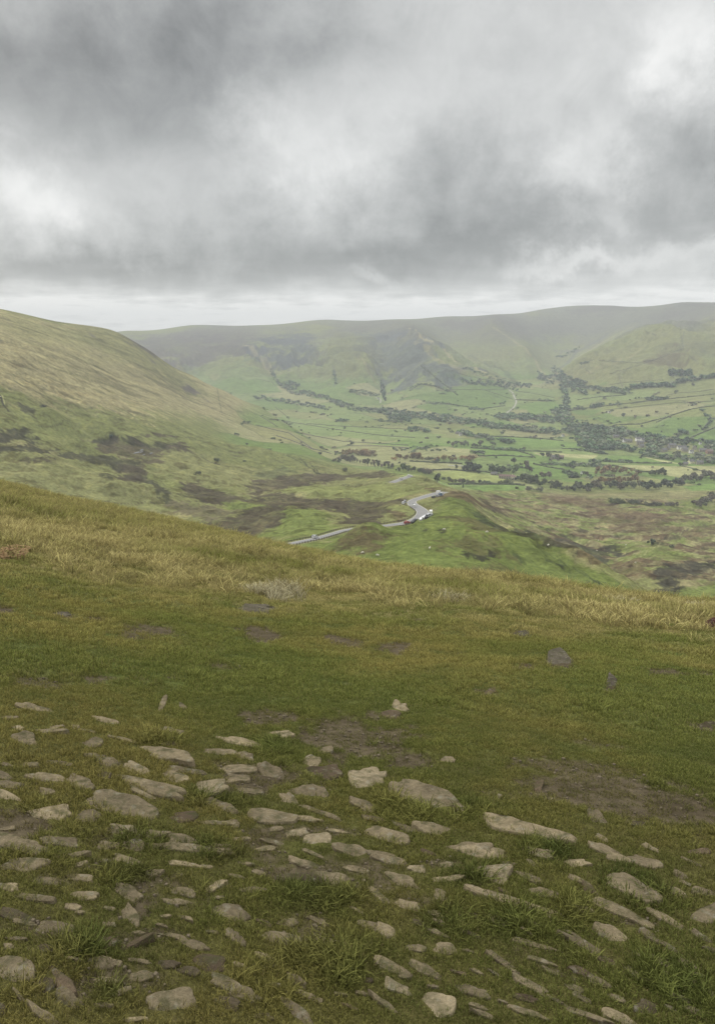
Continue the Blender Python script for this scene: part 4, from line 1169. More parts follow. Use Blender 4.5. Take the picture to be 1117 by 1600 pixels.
def scatter(pp, n_, wpx, rg, rmin):
    """n_ spots along a pixel path, wpx wide in the photo's vertical"""
    q = np.array(pp, float); dd = np.concatenate([[0], np.cumsum(np.hypot(*np.diff(q, axis=0).T))])
    o = []
    for k in range(n_):
        s_ = (k + rg.uniform(.1, .9)) / n_ * dd[-1]
        u, v = np.interp(s_, dd, q[:, 0]), np.interp(s_, dd, q[:, 1])
        c = cast(u, v + rg.uniform(-.5, .5) * wpx, rmin)
        if c is not None:
            o.append(c)
    return o
def copse(pp, n_, wpx, h, kind, tone, label=None, group=None, seed=0, rmin=700):
    rg = random.Random(seed * 31 + n_)
    for ci, c in enumerate(sorted(scatter(pp, n_ if label else int(n_ * 1.1), wpx, rg, rmin), key=lambda c: c[0] / c[1])):
        if not label and hides_house(c[0], c[1]): continue
        hh = h * rg.uniform(.5, 1.25)
        kd = rg.choice(kind) if isinstance(kind, (list, tuple)) else kind
        if label:
            tree(c[0], c[1], hh, kd, tone, ORD[ci] + ' from left, ' + label, group, rg)
        else:
            t_ = rg.choice(TONES[rg.choice([tone, tone, tone, 'green', 'bare', 'dark'])]); f_ = rg.uniform(.5, 1.15)
            MASS.append((c[0], c[1], hh, kd, (t_[0] * f_ * 1.25, t_[1] * f_ * 1.6, t_[2] * f_ * 1.35), rg.randint(0, 9)))
RB = ['round', 'round', 'bush']
NEARC = [
 ([(858, 764), (880, 766), (920, 768)], 13, 4, 9.5, 'round', 'mixed', 'grey-green tree in the moor-edge belt past the farmhouse field', 'tree belt at the edge of the moor, farmhouse end'),
 ([(920, 765), (960, 763), (1000, 763)], 14, 5, 10, 'round', 'mixed', 'tree in the middle stretch of the belt along the moor edge', 'tree belt at the edge of the moor, middle'),
 ([(1000, 764), (1040, 762), (1066, 757)], 12, 5, 10, 'round', 'dark', 'dark tree in the moor-edge belt near the bright corner field', 'tree belt at the edge of the moor, dark stretch'),
 ([(1060, 754), (1085, 750), (1117, 748)], 11, 6, 10, 'round', 'bare', 'bare brownish tree above the bright field at the picture edge', 'bare trees above the bright corner field'),
 ([(930, 757), (950, 753), (985, 755), (1010, 757)], 15, 5, 9, 'round', 'orange', 'orange-brown autumn tree standing behind the belt at the moor edge', 'autumn trees behind the moor-edge belt'),
 ([(927, 741), (950, 737), (975, 739), (998, 744)], 16, 6, 9, 'round', 'orange', 'rust-coloured tree in the oval wood between two pasture strips', 'rust-coloured oval wood'),
 ([(1014, 744), (1028, 742), (1038, 745)], 7, 4, 9, 'round', 'green', 'dark green tree in the small clump past the rust-coloured wood', 'small green clump beyond the rust-coloured wood'),
 ([(535, 712), (548, 710), (565, 711), (586, 712)], 15, 4, 9, ['round', 'bush'], 'orange', 'brown autumn tree in the copse at the foot of the big slope', 'brown copse at the foot of the big slope'),
 ([(545, 722), (570, 727), (592, 731), (616, 733)], 18, 3, 8.5, 'tall', 'bare', 'slender bare birch in the row along the foot of the spur', 'row of bare birches at the foot of the spur'),
 ([(522, 720), (535, 718), (548, 720)], 7, 4, 7, 'bush', 'mixed', 'low scrubby bush at the end of the birch row', 'scrub at the end of the birch row'),
 ([(612, 718), (640, 717), (680, 719), (740, 720)], 22, 4, 9, RB, 'orange', 'brown tree in the long hedge wood across the middle pastures', 'long brown hedge wood across the middle pastures'),
 ([(622, 736), (640, 737), (650, 735)], 6, 3, 8, 'round', 'green', 'dark tree in the group ending the birch row', 'dark trees ending the birch row'),
 ([(650, 735), (662, 739), (672, 742)], 6, 3, 6.5, 'bush', 'mixed', 'bush in the hedge running down to the pale oblong field', 'hedge bushes above the pale oblong field'),
 ([(700, 753), (712, 755), (724, 755), (738, 756)], 8, 3, 7, ['round', 'bush'], 'mixed', 'tree in the hedgerow below the pale oblong field', 'hedgerow below the pale oblong field'),
 ([(777, 756), (785, 756), (799, 756)], 6, 2, 5.5, 'bush', 'green', 'bush in the clipped row leading to the farmhouse', 'bushes leading to the farmhouse'),
 ([(722, 735), (732, 736), (750, 737)], 6, 4, 11, 'round', 'dark', 'large dark tree in the clump beside the pale yard', 'large dark clump above the oblong field'),
 ([(765, 737), (778, 740), (792, 739), (808, 739)], 9, 4, 11, 'round', 'green', 'tall tree behind the long farmhouse', 'trees behind the farmhouse'),
 ([(812, 752), (825, 754), (840, 754)], 8, 5, 10, 'round', 'green', 'green tree in the garden group beside the yellow gable', 'garden trees beside the yellow gable'),
 ([(838, 758), (855, 757), (870, 760)], 8, 5, 9, 'round', 'green', 'rounded green tree between the farmhouse garden and the long belt', 'rounded trees past the farmhouse garden'),
 ([(822, 738), (833, 738)], 3, 3, 13, 'tall', 'bare', 'tall thin tree rising behind the farmhouse garden', 'tall thin trees behind the farmhouse garden'),
 ([(820, 765), (835, 766), (850, 767)], 6, 3, 5, 'bush', 'bare', 'low bare bush where the pasture ends below the farmhouse', 'bare bushes below the farmhouse'),
 ([(843, 745), (860, 746)], 5, 3, 8, 'round', 'bare', 'reddish bare tree beyond the farmhouse garden', 'reddish trees beyond the farmhouse garden'),
 ([(955, 785), (975, 786)], 6, 2, 5, 'bush', 'green', 'thorn bush in the first clump out on the moor', 'thorn bushes on the moor, first clump'),
 ([(982, 787), (1002, 788)], 6, 3, 5, 'bush', 'mixed', 'thorn bush in the middle clump on the moor', 'thorn bushes on the moor, middle clump'),
 ([(1008, 788), (1030, 790), (1055, 790)], 10, 3, 5, 'bush', 'bare', 'brown thorn bush in the long clump on the moor', 'thorn bushes on the moor, long clump'),
 ([(1082, 792), (1100, 788), (1117, 782)], 10, 7, 7, RB, 'bare', 'dark bare tree in the thicket at the picture edge over the moor', 'thicket over the moor at the picture edge'),
 ([(700, 696), (720, 696), (752, 699)], 12, 5, 9, 'round', 'mixed', 'tree in the dark block wood above the middle pastures', 'dark block wood above the middle pastures'),
 ([(845, 714), (860, 716), (880, 717)], 7, 3, 8, 'round', 'mixed', 'tree sheltering the pair of stone farm buildings', 'trees round the stone farm buildings'),
 ([(907, 745), (914, 744), (920, 746)], 4, 3, 6, 'tall', 'mixed', 'slim tree beside the small white hut', 'slim trees by the white hut'),
]
for k, (pp, n_, wpx, h, kd, tn, lb, gr) in enumerate(NEARC):
    copse(pp, n_, wpx, h * 1.45, kd, tn, lb, gr, seed=k + 1)
for k, (u, v, h, kd, tn, lb) in enumerate([
 (684, 749, 9, 'round', 'dark', 'tall dark tree alone above the road ridge, at the corner of the oblong field'), (682.5, 753, 7.5, 'round', 'dark', 'rounded dark tree just below the tall one at the field corner'),
 (693, 750, 5, 'bush', 'green', 'small bush beside the two dark trees at the field corner'), (723, 761.5, 5.5, 'cone', 'green', 'small pointed tree alone in the green strip below the hedgerow'),
 (748.5, 756, 6.5, 'round', 'dark', 'first of the dark pair of round trees below the oblong field'), (755, 756.3, 6, 'bush', 'dark', 'second of the dark round trees below the oblong field'), (763, 756.3, 5.5, 'bush', 'dark', 'bushy tree ending the group below the oblong field'),
 (738, 756, 6, 'round', 'orange', 'reddish tree ending the hedgerow below the oblong field'), (807, 764, 4.5, 'bush', 'green', 'lone bush in the green strip below the yellow gable'), (713, 733, 8, 'round', 'green', 'round tree alone before the pale yard'),
 (803, 726, 14, 'round', 'mixed', 'very broad single tree in the pasture above the farmhouse'), (814, 727, 5, 'bush', 'green', 'small bush beside the very broad tree'), (1017, 852, 7, 'round', 'dark', 'single dark tree by the stream in the moor'),
 (1048, 856, 3, 'bush', 'dark', 'low dark bush on the moor past the stream'), (834, 686, 8, 'round', 'mixed', 'lone round tree standing in the bright green pasture'), (828, 684, 5, 'bush', 'dark', 'small bush beside the lone tree in the bright pasture'),
 (861, 686.5, 6.5, 'bush', 'dark', 'dark bush at the far side of the bright green pasture'), (973, 652, 11, 'round', 'dark', 'dark round tree alone on the open slope above the village'), (991, 654, 9, 'round', 'mixed', 'paler round tree beside the dark one above the village'),
 (1055, 616, 12, 'round', 'dark', 'large lone tree high on the walled slope'), (1082, 603, 11, 'round', 'mixed', 'lone tree on the slope beside the long wood'), (976, 638, 7, 'bush', 'green', 'bush on the wall line high above the village'), (955, 643, 6, 'bush', 'green', 'small bush just beyond the white cottage on the slope'),
 (742, 729, 7, 'cone', 'dark', 'narrow dark tree at the end of the pale yard'), (685, 685, 7, 'bush', 'mixed', 'bush alone among the rough pastures in the valley middle'), (687, 665, 6, 'bush', 'mixed', 'tree on its own above the rough valley pasture'),
 (571, 668, 5, 'bush', 'dark', 'small dark tree alone in the striped valley fields'), (538, 669, 5, 'bush', 'dark', 'tiny dark tree at the wall in the striped fields'), (486, 645, 6, 'bush', 'dark', 'dark bush in the field under the end of the spur'),
 (463, 644, 5, 'bush', 'dark', 'small bush nearest the end of the spur'), (505, 649, 8, 'bush', 'bare', 'broad low bush in the pale field under the fells'), (513, 641, 6, 'bush', 'mixed', 'bush above the broad low one under the fells'),
 (340, 721, 5, 'bush', 'dark', 'dark gorse bush on the grassy slope by the bog stream'), (311, 742, 4, 'bush', 'dark', 'dark oval bush alone on the grassy slope of the hollow'), (382, 722, 3, 'bush', 'dark', 'small dark bush further along the slope of the hollow'),
 (69, 637, 4, 'bush', 'dark', 'tiny thorn on the ridge above the hollow'), (173, 684, 4, 'bush', 'dark', 'dark bush at the top of the bog'), (540, 737, 6, 'bush', 'mixed', 'low shrub on the heathy shoulder below the birches'),
 (568, 690, 6, 'bush', 'mixed', 'bush beside the wall in the pale valley strip'), (523, 701, 6, 'bush', 'bare', 'scrubby bush left of the brown copse')]):
    rg = random.Random(500 + k)
    c = cast(u, v, 500)
    tree(c[0], c[1], h * 1.2, kd, tn, lb, None, rg)
print('individual trees', n_tree[0])
FARC = [
 ([(423, 580), (430, 592), (440, 604), (455, 611), (480, 616), (505, 622), (536, 632)], 95, 7, 12, RB, 'mixed'), ([(444, 600), (468, 603)], 22, 6, 13, 'round', 'dark'), ([(398, 621), (430, 627), (470, 632), (508, 639)], 60, 5, 12, 'round', 'dark'),
 ([(528, 632), (560, 640), (600, 644)], 60, 7, 11, RB, 'mixed'), ([(600, 645), (640, 650), (690, 657), (740, 662), (800, 670), (870, 677)], 190, 7, 12, RB, 'mixed'), ([(590, 640), (640, 645), (700, 652), (770, 664)], 70, 4, 10, RB, 'dark'),
 ([(605, 650), (640, 656)], 50, 10, 12, RB, 'dark'), ([(595, 603), (598, 612), (602, 620)], 46, 16, 15, 'cone', 'dark'), ([(545, 611), (590, 618)], 30, 7, 9, 'bush', 'mixed'), ([(585, 582), (597, 600)], 7, 5, 7, 'bush', 'mixed'), ([(522, 580), (525, 600)], 12, 3, 8, 'bush', 'dark'),
 ([(720, 597), (750, 599), (780, 601), (830, 603)], 90, 7, 12, ['round', 'cone'], 'dark'), ([(657, 571), (672, 584), (687, 595), (702, 607), (715, 617)], 22, 3, 6, RB, 'mixed'), ([(640, 606), (657, 600), (680, 604), (700, 611)], 26, 2.5, 7, RB, 'dark'), ([(725, 575), (760, 588), (800, 598)], 20, 6, 9, 'bush', 'dark'),
 ([(865, 580), (878, 592), (900, 602), (915, 610)], 90, 18, 14, RB, 'dark'), ([(875, 590), (882, 610), (886, 632), (880, 648)], 105, 26, 12, RB, 'mixed'), ([(840, 588), (865, 596)], 36, 12, 13, RB, 'dark'), ([(900, 603), (945, 610), (985, 613)], 60, 8, 12, RB, 'mixed'),
 ([(868, 560), (885, 555), (905, 545)], 22, 4, 10, RB, 'dark'), ([(893, 610), (900, 600), (910, 606)], 24, 14, 13, 'round', 'mixed'), ([(775, 650), (800, 653), (830, 654), (862, 658), (890, 655)], 130, 9, 13, 'round', 'mixed'), ([(862, 640), (885, 650), (895, 662)], 60, 12, 13, RB, 'mixed'),
 ([(876, 662), (905, 672), (940, 680), (975, 686)], 190, 22, 12, 'round', 'mixed'), ([(900, 690), (960, 697), (1010, 700)], 140, 16, 12, 'round', 'mixed'), ([(912, 700), (930, 701), (960, 702)], 40, 5, 13, ['round', 'cone'], 'dark'), ([(1000, 690), (1040, 700), (1080, 706), (1130, 708)], 150, 16, 11, 'round', 'mixed'),
 ([(990, 680), (1060, 690), (1130, 695)], 70, 8, 10, 'round', 'dark'), ([(1000, 706), (1060, 716), (1120, 722)], 110, 14, 11, 'round', 'bare'), ([(940, 672), (980, 680), (1020, 690)], 60, 8, 11, 'round', 'bare'), ([(958, 672), (975, 673)], 14, 5, 11, 'round', 'dark'), ([(1060, 677), (1075, 678)], 10, 4, 12, 'round', 'dark'),
 ([(985, 606), (1005, 604), (1030, 604), (1055, 603)], 60, 5, 13, 'round', 'dark'), ([(1055, 600), (1070, 596), (1100, 591), (1125, 590)], 50, 5, 13, 'round', 'dark'), ([(1044, 584), (1060, 584), (1080, 584)], 70, 8, 13, 'cone', 'dark'), ([(1008, 625), (1025, 624), (1043, 623)], 24, 4, 11, 'round', 'dark'),
 ([(922, 636), (942, 635)], 18, 6, 11, 'round', 'mixed'), ([(952, 634), (972, 632)], 10, 2.5, 8, RB, 'dark'), ([(905, 570), (920, 566)], 12, 3, 9, RB, 'dark'), ([(900, 637), (915, 640)], 8, 5, 8, 'bush', 'bare'), ([(590, 660), (600, 658), (625, 660)], 12, 3, 9, RB, 'mixed'), ([(525, 658), (543, 657)], 12, 3, 9, RB, 'dark'),
 ([(638, 672), (655, 673), (672, 674)], 20, 5, 10, RB, 'dark'), ([(715, 677), (740, 681), (770, 688)], 46, 6, 11, 'round', 'bare'), ([(782, 692), (802, 694)], 16, 6, 11, 'round', 'dark'), ([(755, 702), (800, 703), (820, 705)], 26, 3, 7, RB, 'mixed'), ([(735, 708), (750, 709), (757, 709)], 7, 3, 8, RB, 'mixed'),
 ([(920, 723), (945, 722), (965, 722), (988, 723)], 16, 3, 8, RB, 'mixed'), ([(885, 728), (905, 727), (950, 730)], 26, 3, 8, RB, 'bare'), ([(893, 703), (930, 707), (950, 710)], 18, 3, 8, RB, 'bare'), ([(840, 725), (860, 726), (890, 728)], 14, 2, 6, 'bush', 'mixed'),
 ([(670, 631), (700, 632), (720, 636)], 18, 3, 7, 'bush', 'mixed'), ([(735, 638), (755, 641)], 12, 4, 8, 'bush', 'mixed'), ([(780, 632), (790, 631)], 8, 3, 8, RB, 'dark'), ([(786, 606), (800, 608), (808, 612)], 10, 4, 9, RB, 'dark'), ([(840, 625), (866, 627)], 8, 2, 8, RB, 'dark'), ([(688, 616), (702, 612)], 8, 3, 7, RB, 'dark'),
 ([(866, 684), (900, 686)], 5, 2, 6, 'bush', 'dark'), ([(905, 658), (930, 655), (965, 660)], 7, 3, 6, 'bush', 'mixed'), ([(1025, 668), (1045, 664)], 4, 3, 6, 'bush', 'mixed'), ([(1095, 640), (1110, 660), (1100, 672)], 12, 3, 8, RB, 'dark'), ([(700, 640), (800, 655)], 10, 3, 6, 'bush', 'mixed'), ([(560, 655), (640, 665)], 16, 8, 5, 'bush', 'mixed'), ([(640, 700), (700, 706)], 10, 4, 6, RB, 'bare'),
 ([(612, 702), (640, 706), (668, 703)], 14, 4, 7, RB, 'bare'), ([(1060, 728), (1117, 724)], 26, 5, 9, 'round', 'mixed'), ([(880, 740), (900, 744), (925, 748)], 22, 5, 8, 'round', 'bare'), ([(760, 728), (800, 730), (830, 733)], 16, 3, 6, RB, 'mixed'),
]
for k, (pp, n_, wpx, h, kd, tn) in enumerate(FARC):
    copse(pp, n_, wpx, h, kd, tn, seed=k + 101, rmin=1300)
# thorn trees and bushes strung along the field edges
rgb_ = np.random.RandomState(12)
ev = np.argwhere((edge > .5) & (nB[vi] > -.05)); ev = ev[rgb_.choice(len(ev), 9000)]
i_off = vi[0].start; pick = []
for ii, jj in ev:
    r_ = RR[ii + i_off]
    if abs(AZ[jj]) < R(27) and 1350 < r_ < 3300 and rgb_.uniform() < .05 * (r_ / 2000) ** 1.2:
        t_ = TONES[['dark', 'mixed', 'bare', 'green'][rgb_.randint(4)]][0]; f_ = rgb_.uniform(.5, 1.1)
        MASS.append((XG[ii + i_off, jj], YG[ii + i_off, jj], rgb_.uniform(3, 8), ['round', 'bush'][rgb_.randint(2)], tuple(a * f_ for a in t_), rgb_.randint(0, 9)))
LOW = {kd: [crown_arrays(700 + s_, 62, kd, .15) for s_ in range(4)] for kd in ('round', 'tall', 'cone', 'bush')}
cos_, lfs, cls = [], [], []
for (x, y, h, kd, t_, s_) in MASS:
    co, lf = LOW[kd][s_ % 4]
    a = s_ * .7 + x; ca_, sa_ = math.cos(a), math.sin(a)
    c2 = np.stack([(co[:, 0] * ca_ - co[:, 1] * sa_) * h * 1.45, (co[:, 0] * sa_ + co[:, 1] * ca_) * h * 1.45, co[:, 2] * h * .9], 1) + np.array([x, y, gz(x, y) - .3])
    cos_.append(c2); lfs.append(lf); cls.append(np.repeat(np.array([t_]), len(co), 0))
m_wl, nt, b = mat('woodland_foliage')
ln_(nt, scalec(nt, attr(nt, 'tone').outputs['Color'], attr(nt, 'leaf').outputs['Fac']), b.inputs['Base Color']); b.inputs['Specular IOR Level'].default_value = .1
wl = bpy.data.objects.new('woodland', quads_mesh('woodland', np.concatenate(cos_), np.concatenate(lfs), m_wl, np.concatenate(cls))); COL.objects.link(wl)
tag(wl, 'mixed woodland and hedgerow trees filling the far valley', None, None, 'stuff')
print('mass trees', len(MASS), round(time.time() - T0, 1))

# ------------------------------------------------------------------ hedges and walls
m_hedge = plain('hedge_foliage', (.075, .085, .048), .95, .1, .4, .3)
m_wall = plain('drystone', (.13, .125, .105), .95, .1, .35, .4)
def bank(pp, h, wd_, kind, label, rmin=900):
    q = []
    for k in range(len(pp) - 1):
        n_ = max(int(math.hypot(pp[k + 1][0] - pp[k][0], pp[k + 1][1] - pp[k][1]) / 5), 2)
        for i in range(n_ + (k == len(pp) - 2)):
            t = i / n_
            c = cast(pp[k][0] + (pp[k + 1][0] - pp[k][0]) * t, pp[k][1] + (pp[k + 1][1] - pp[k][1]) * t, rmin)
            if c is not None: q.append(c[:2])
    q = np.array(q)
    dd = np.concatenate([[0], np.cumsum(np.hypot(*np.diff(q, axis=0).T))]); s_ = np.arange(0, dd[-1], 5.0)
    x, y = np.interp(s_, dd, q[:, 0]), np.interp(s_, dd, q[:, 1]); z = height(x, y)
    tg = np.stack([np.gradient(x), np.gradient(y)], 1); tg /= np.linalg.norm(tg, axis=1)[:, None] + 1e-9
    vs, fs = [], []
    rg = np.random.RandomState(len(pp) + int(pp[0][0]))
    for i in range(len(x)):
        nx, ny = tg[i, 1], -tg[i, 0]
        hh = h * (rg.uniform(.55, 1.35) if kind == 'hedge' else rg.uniform(.93, 1.05)); ww = wd_ * (rg.uniform(.7, 1.3) if kind == 'hedge' else 1)
        for o_, z_ in ((-.5, -.2), (-.5, hh * .6), (-.25, hh), (.25, hh), (.5, hh * .6), (.5, -.2)):
            vs.append((x[i] + nx * o_ * ww, y[i] + ny * o_ * ww, z[i] + z_))
    for i in range(len(x) - 1):
        for k in range(5):
            fs.append((i * 6 + k, i * 6 + k + 1, (i + 1) * 6 + k + 1, (i + 1) * 6 + k))
    fs.append((0, 1, 2, 3, 4, 5)); e_ = (len(x) - 1) * 6; fs.append((e_ + 5, e_ + 4, e_ + 3, e_ + 2, e_ + 1, e_))
    m = MB(); m.add(vs, fs)
    o = m.build('hedge' if kind == 'hedge' else 'stone_wall', m_hedge if kind == 'hedge' else m_wall, None, kind == 'hedge')
    tag(o, label, 'hedge' if kind == 'hedge' else 'wall', 'field boundaries in the valley')
BANKS = [
 ([(640, 611), (656, 600), (680, 604), (698, 611)], 'h', 'hedge looping round the first small fields under the dark fell'), ([(657, 571), (672, 584), (687, 595), (702, 607), (715, 618)], 'h', 'overgrown hedge slanting down from the dark fell across the green fields'),
 ([(679, 583), (700, 580), (720, 578)], 'w', 'dark wall along the top of the highest green field under the fell'), ([(700, 609), (740, 609), (790, 609)], 'w', 'straight wall across the green fields above the pale lane'), ([(758, 610), (780, 617), (801, 624)], 'w', 'wall slanting down to the bend of the pale lane'),
 ([(805, 625), (835, 626), (866, 627)], 'h', 'hedge between the lane bend and the dark wooded clough'), ([(681, 629), (704, 632), (752, 639), (790, 634)], 'h', 'thin broken hedge across the lowest green fields below the lane'), ([(712, 582), (735, 589), (770, 595)], 'w', 'wall slanting down to the conifer strip'),
 ([(806, 611), (840, 616), (866, 622)], 'w', 'wall above the small fields beside the clough'), ([(901, 625), (930, 621), (956, 619), (980, 617)], 'h', 'hedge below the woods at the foot of the round fell'), ([(890, 642), (915, 638), (944, 635), (975, 631), (1010, 627)], 'h', 'dark hedge climbing past the clump above the white cottage'),
 ([(952, 601), (975, 598), (997, 596), (1036, 594)], 'w', 'wall along the bottom of the round fell'), ([(1040, 618), (1060, 614), (1090, 612), (1117, 608)], 'w', 'wall past the large lone tree high on the slope'), ([(985, 631), (1010, 627), (1050, 623), (1117, 616)], 'h', 'hedge past the small dark copse on the walled slope'),
 ([(1025, 660), (1049, 649), (1081, 639), (1117, 634)], 'h', 'hedge curving over the top of the big green field'), ([(945, 641), (1000, 635), (1060, 629), (1117, 627)], 'w', 'wall along the straw-coloured strip above the white cottage'), ([(920, 563), (960, 565), (997, 567), (1027, 561)], 'w', 'wall high across the round fell'),
 ([(952, 584), (984, 575), (1027, 561), (1050, 551), (1067, 545)], 'w', 'long wall rising diagonally over the round fell'), ([(905, 571), (915, 578), (925, 584)], 'w', 'short wall dropping from the copse on the round fell'), ([(1067, 545), (1066, 530), (1068, 518)], 'w', 'wall running straight up to the brow of the round fell'),
 ([(888, 606), (930, 605), (965, 606)], 'w', 'wall beside the wooded clough mouth'), ([(965, 585), (970, 600), (975, 612)], 'w', 'wall dropping straight down the green field under the round fell'), ([(1000, 688), (1040, 684), (1066, 690), (1092, 678), (1117, 668)], 'h', 'hedge under the bright triangular field above the village'),
 ([(930, 672), (965, 664), (1000, 663), (1040, 652)], 'h', 'hedge along the yellow-green field above the village wood'), ([(1096, 672), (1106, 660), (1109, 650)], 'h', 'hedge up the side of the big green field'),
 ([(432, 681), (460, 690), (486, 701), (518, 709)], 'w', 'wall running down beside the foot of the spur'), ([(406, 650), (420, 658), (434, 667)], 'w', 'short wall slanting off the end of the spur'), ([(430, 636), (445, 648), (452, 655)], 'w', 'wall dropping from the wood to the striped fields'),
 ([(479, 662), (529, 666), (580, 668), (640, 671)], 'w', 'wall ruled across the upper striped valley fields'), ([(460, 675), (500, 683), (537, 690), (590, 693), (640, 696)], 'w', 'wall ruled across the lower striped valley fields'), ([(400, 664), (425, 671), (452, 677), (475, 692), (490, 703)], 'w', 'wall following the foot of the pale spur'),
 ([(505, 668), (560, 676), (600, 681), (650, 684)], 'w', 'wall between the two ruled valley walls'), ([(420, 655), (470, 662), (530, 672)], 'w', 'upper slanting wall in the striped fields'), ([(540, 697), (590, 697), (640, 700)], 'w', 'wall above the pale strip and the brown copse'),
 ([(747, 713), (790, 712), (833, 715)], 'h', 'hedge below the block wood in the middle pastures'), ([(812, 706), (830, 711), (836, 716)], 'h', 'short hedge closing the end of the small green field'), ([(640, 721), (680, 723), (722, 725)], 'h', 'hedge under the long brown hedge wood'),
 ([(833, 725), (855, 730), (880, 734), (890, 738)], 'h', 'hedge slanting away from the very broad tree'), ([(672, 735), (700, 734), (726, 736), (756, 737), (782, 742)], 'h', 'hedge along the top of the pale oblong field'), ([(700, 757), (740, 757), (800, 757), (822, 759)], 'h', 'hedge along the bottom of the pale oblong field'),
 ([(956, 728), (975, 731), (997, 737), (1036, 739)], 'h', 'hedge slanting into the straw-coloured field before the village'), ([(1064, 728), (1085, 733), (1105, 739)], 'w', 'dark wall slanting across the straw-coloured fields before the village'), ([(877, 701), (910, 702), (941, 706)], 'h', 'hedge under the bright green field before the village wood'),
 ([(735, 700), (780, 703), (850, 706), (880, 707)], 'h', 'hedge along the straw-coloured strip in the valley middle'), ([(769, 683), (800, 683), (850, 686), (880, 689)], 'h', 'hedge along the top of the bright pasture with the lone tree'), ([(950, 722), (1000, 724), (1050, 724)], 'h', 'hedge below the lens-shaped green field before the village'),
 ([(400, 612), (420, 612), (440, 613)], 'w', 'wall in the green fields under the first heather fell'), ([(400, 592), (425, 597), (432, 604)], 'w', 'wall round the head of the green field under the heather'),
]
for pp, k_, lb in BANKS:
    bank(pp, 2.6 if k_ == 'h' else 1.5, 3.5 if k_ == 'h' else 1.6, 'hedge' if k_ == 'h' else 'wall', lb)
# pale lane winding up to the far fields
m_lane = plain('pale_lane_gravel', (.34, .33, .28), .9, .1, .1, .2)
q = np.array([cast(u, v, 1500) for u, v in [(788, 648), (794, 643), (801, 638), (805, 632), (806, 626), (803, 620), (800, 613), (795, 609)]])
q = smooth_path(q, 8); q[:, 2] = height(q[:, 0], q[:, 1]) + .5
ribbon(q, -3.0, 3.0, 0, 'lane', m_lane)
for pp, w_ in [([(700, 727.5), (720, 728), (735, 729), (746, 728)], 4), ([(586, 621), (594, 624), (594, 630)], 3)]:
    q = np.array([cast(u, v, 1300) for u, v in pp]); q = smooth_path(q, 6); q[:, 2] = height(q[:, 0], q[:, 1]) + .5
    ribbon(q, -w_, w_, 0, 'yard' if w_ == 4 else 'lane', m_lane)

# ------------------------------------------------------------------ buildings
m_stone = plain('gritstone_masonry', (.30, .27, .22), .9, .1, .2, 1.2); m_brick = plain('reddish_masonry', (.30, .19, .14), .9, .1, .2, 1.2)
m_white = plain('white_render', (.78, .77, .73), .8, .2, .05); m_cream = plain('cream_render', (.80, .74, .50), .8, .2, .05)
m_slate = plain('stone_slate', (.15, .145, .14), .8, .2, .25, 1.5); m_rslate = plain('reddish_roof_tile', (.20, .14, .12), .8, .2, .25, 1.5)
m_pane = plain('window_glass', (.03, .035, .04), .1, .6, .02); m_door = plain('painted_door', (.08, .10, .08), .5)
def house(u, v, L, W, H, rz, walls, roof, label, chim=1, cat='house', name='stone_house', wins=3, gable=None):
    c = cast(u, v, 1200)
    z = min(gz(c[0] + dx, c[1] + dy) for dx in (-L / 2, L / 2) for dy in (-W / 2, W / 2))
    rt = empty(name, (c[0], c[1], z), rz); tag(rt, label, cat, 'buildings in the valley')
    m = MB(); rr = W * .42
    dz = gz(c[0], c[1]) - z
    H += dz
    vs = [(-L / 2, -W / 2, 0), (L / 2, -W / 2, 0), (L / 2, W / 2, 0), (-L / 2, W / 2, 0), (-L / 2, -W / 2, H), (L / 2, -W / 2, H), (L / 2, W / 2, H), (-L / 2, W / 2, H), (-L / 2, 0, H + rr), (L / 2, 0, H + rr)]
    m.add(vs, [(0, 1, 5, 4), (2, 3, 7, 6), (1, 2, 6, 9, 5), (3, 0, 4, 8, 7), (3, 2, 1, 0)])
    m.build('wall', walls, rt)
    if gable:
        m = MB(); x_ = L / 2 + .12
        m.add([(x_, -W / 2, 0), (x_, W / 2, 0), (x_, W / 2, H), (x_, 0, H + rr), (x_, -W / 2, H), (x_ - .1, -W / 2, 0), (x_ - .1, W / 2, 0), (x_ - .1, W / 2, H), (x_ - .1, 0, H + rr), (x_ - .1, -W / 2, H)], [(0, 1, 2, 3, 4), (9, 8, 7, 6, 5), (0, 5, 6, 1), (1, 6, 7, 2), (2, 7, 8, 3), (3, 8, 9, 4), (4, 9, 5, 0)])
        m.build('gable', gable, rt)
    m = MB(); e = .4
    for s_ in (-1, 1):
        a = [(-L / 2 - e, s_ * (W / 2 + e), H - rr / (W / 2) * e), (L / 2 + e, s_ * (W / 2 + e), H - rr / (W / 2) * e), (L / 2 + e, 0, H + rr + .02), (-L / 2 - e, 0, H + rr + .02)]
        m.add([(x, y, z_ + .03) for x, y, z_ in a] + [(x, y, z_ + .25) for x, y, z_ in a], [(0, 1, 2, 3)[::-s_], (4, 5, 6, 7)[::s_], (0, 4, 5, 1), (1, 5, 6, 2), (2, 6, 7, 3), (3, 7, 4, 0)])
    ro = m.build('roof', roof, rt)
    for k in range(chim):
        m = MB(); m.box((-L / 2 + 1.0) if k == 0 else L / 2 - 1.0, 0, H + rr + .5, .9, .7, 1.6); m.build('chimney', walls, ro)
    for k in range(wins):
        x = (k + .5) / wins * L - L / 2
        for zz in ([dz + 1.5, dz + 4.0] if H - dz > 4.6 else [dz + 1.5]):
            m = MB(); m.box(x, -W / 2 - .02, zz, 1.1, .1, 1.2); m.build('window', m_pane, rt)
    m = MB(); m.box(L * .08 + .9, -W / 2 - .02, dz + 1.0, 1.0, .12, 2.0); m.build('door', m_door, rt)
    return rt
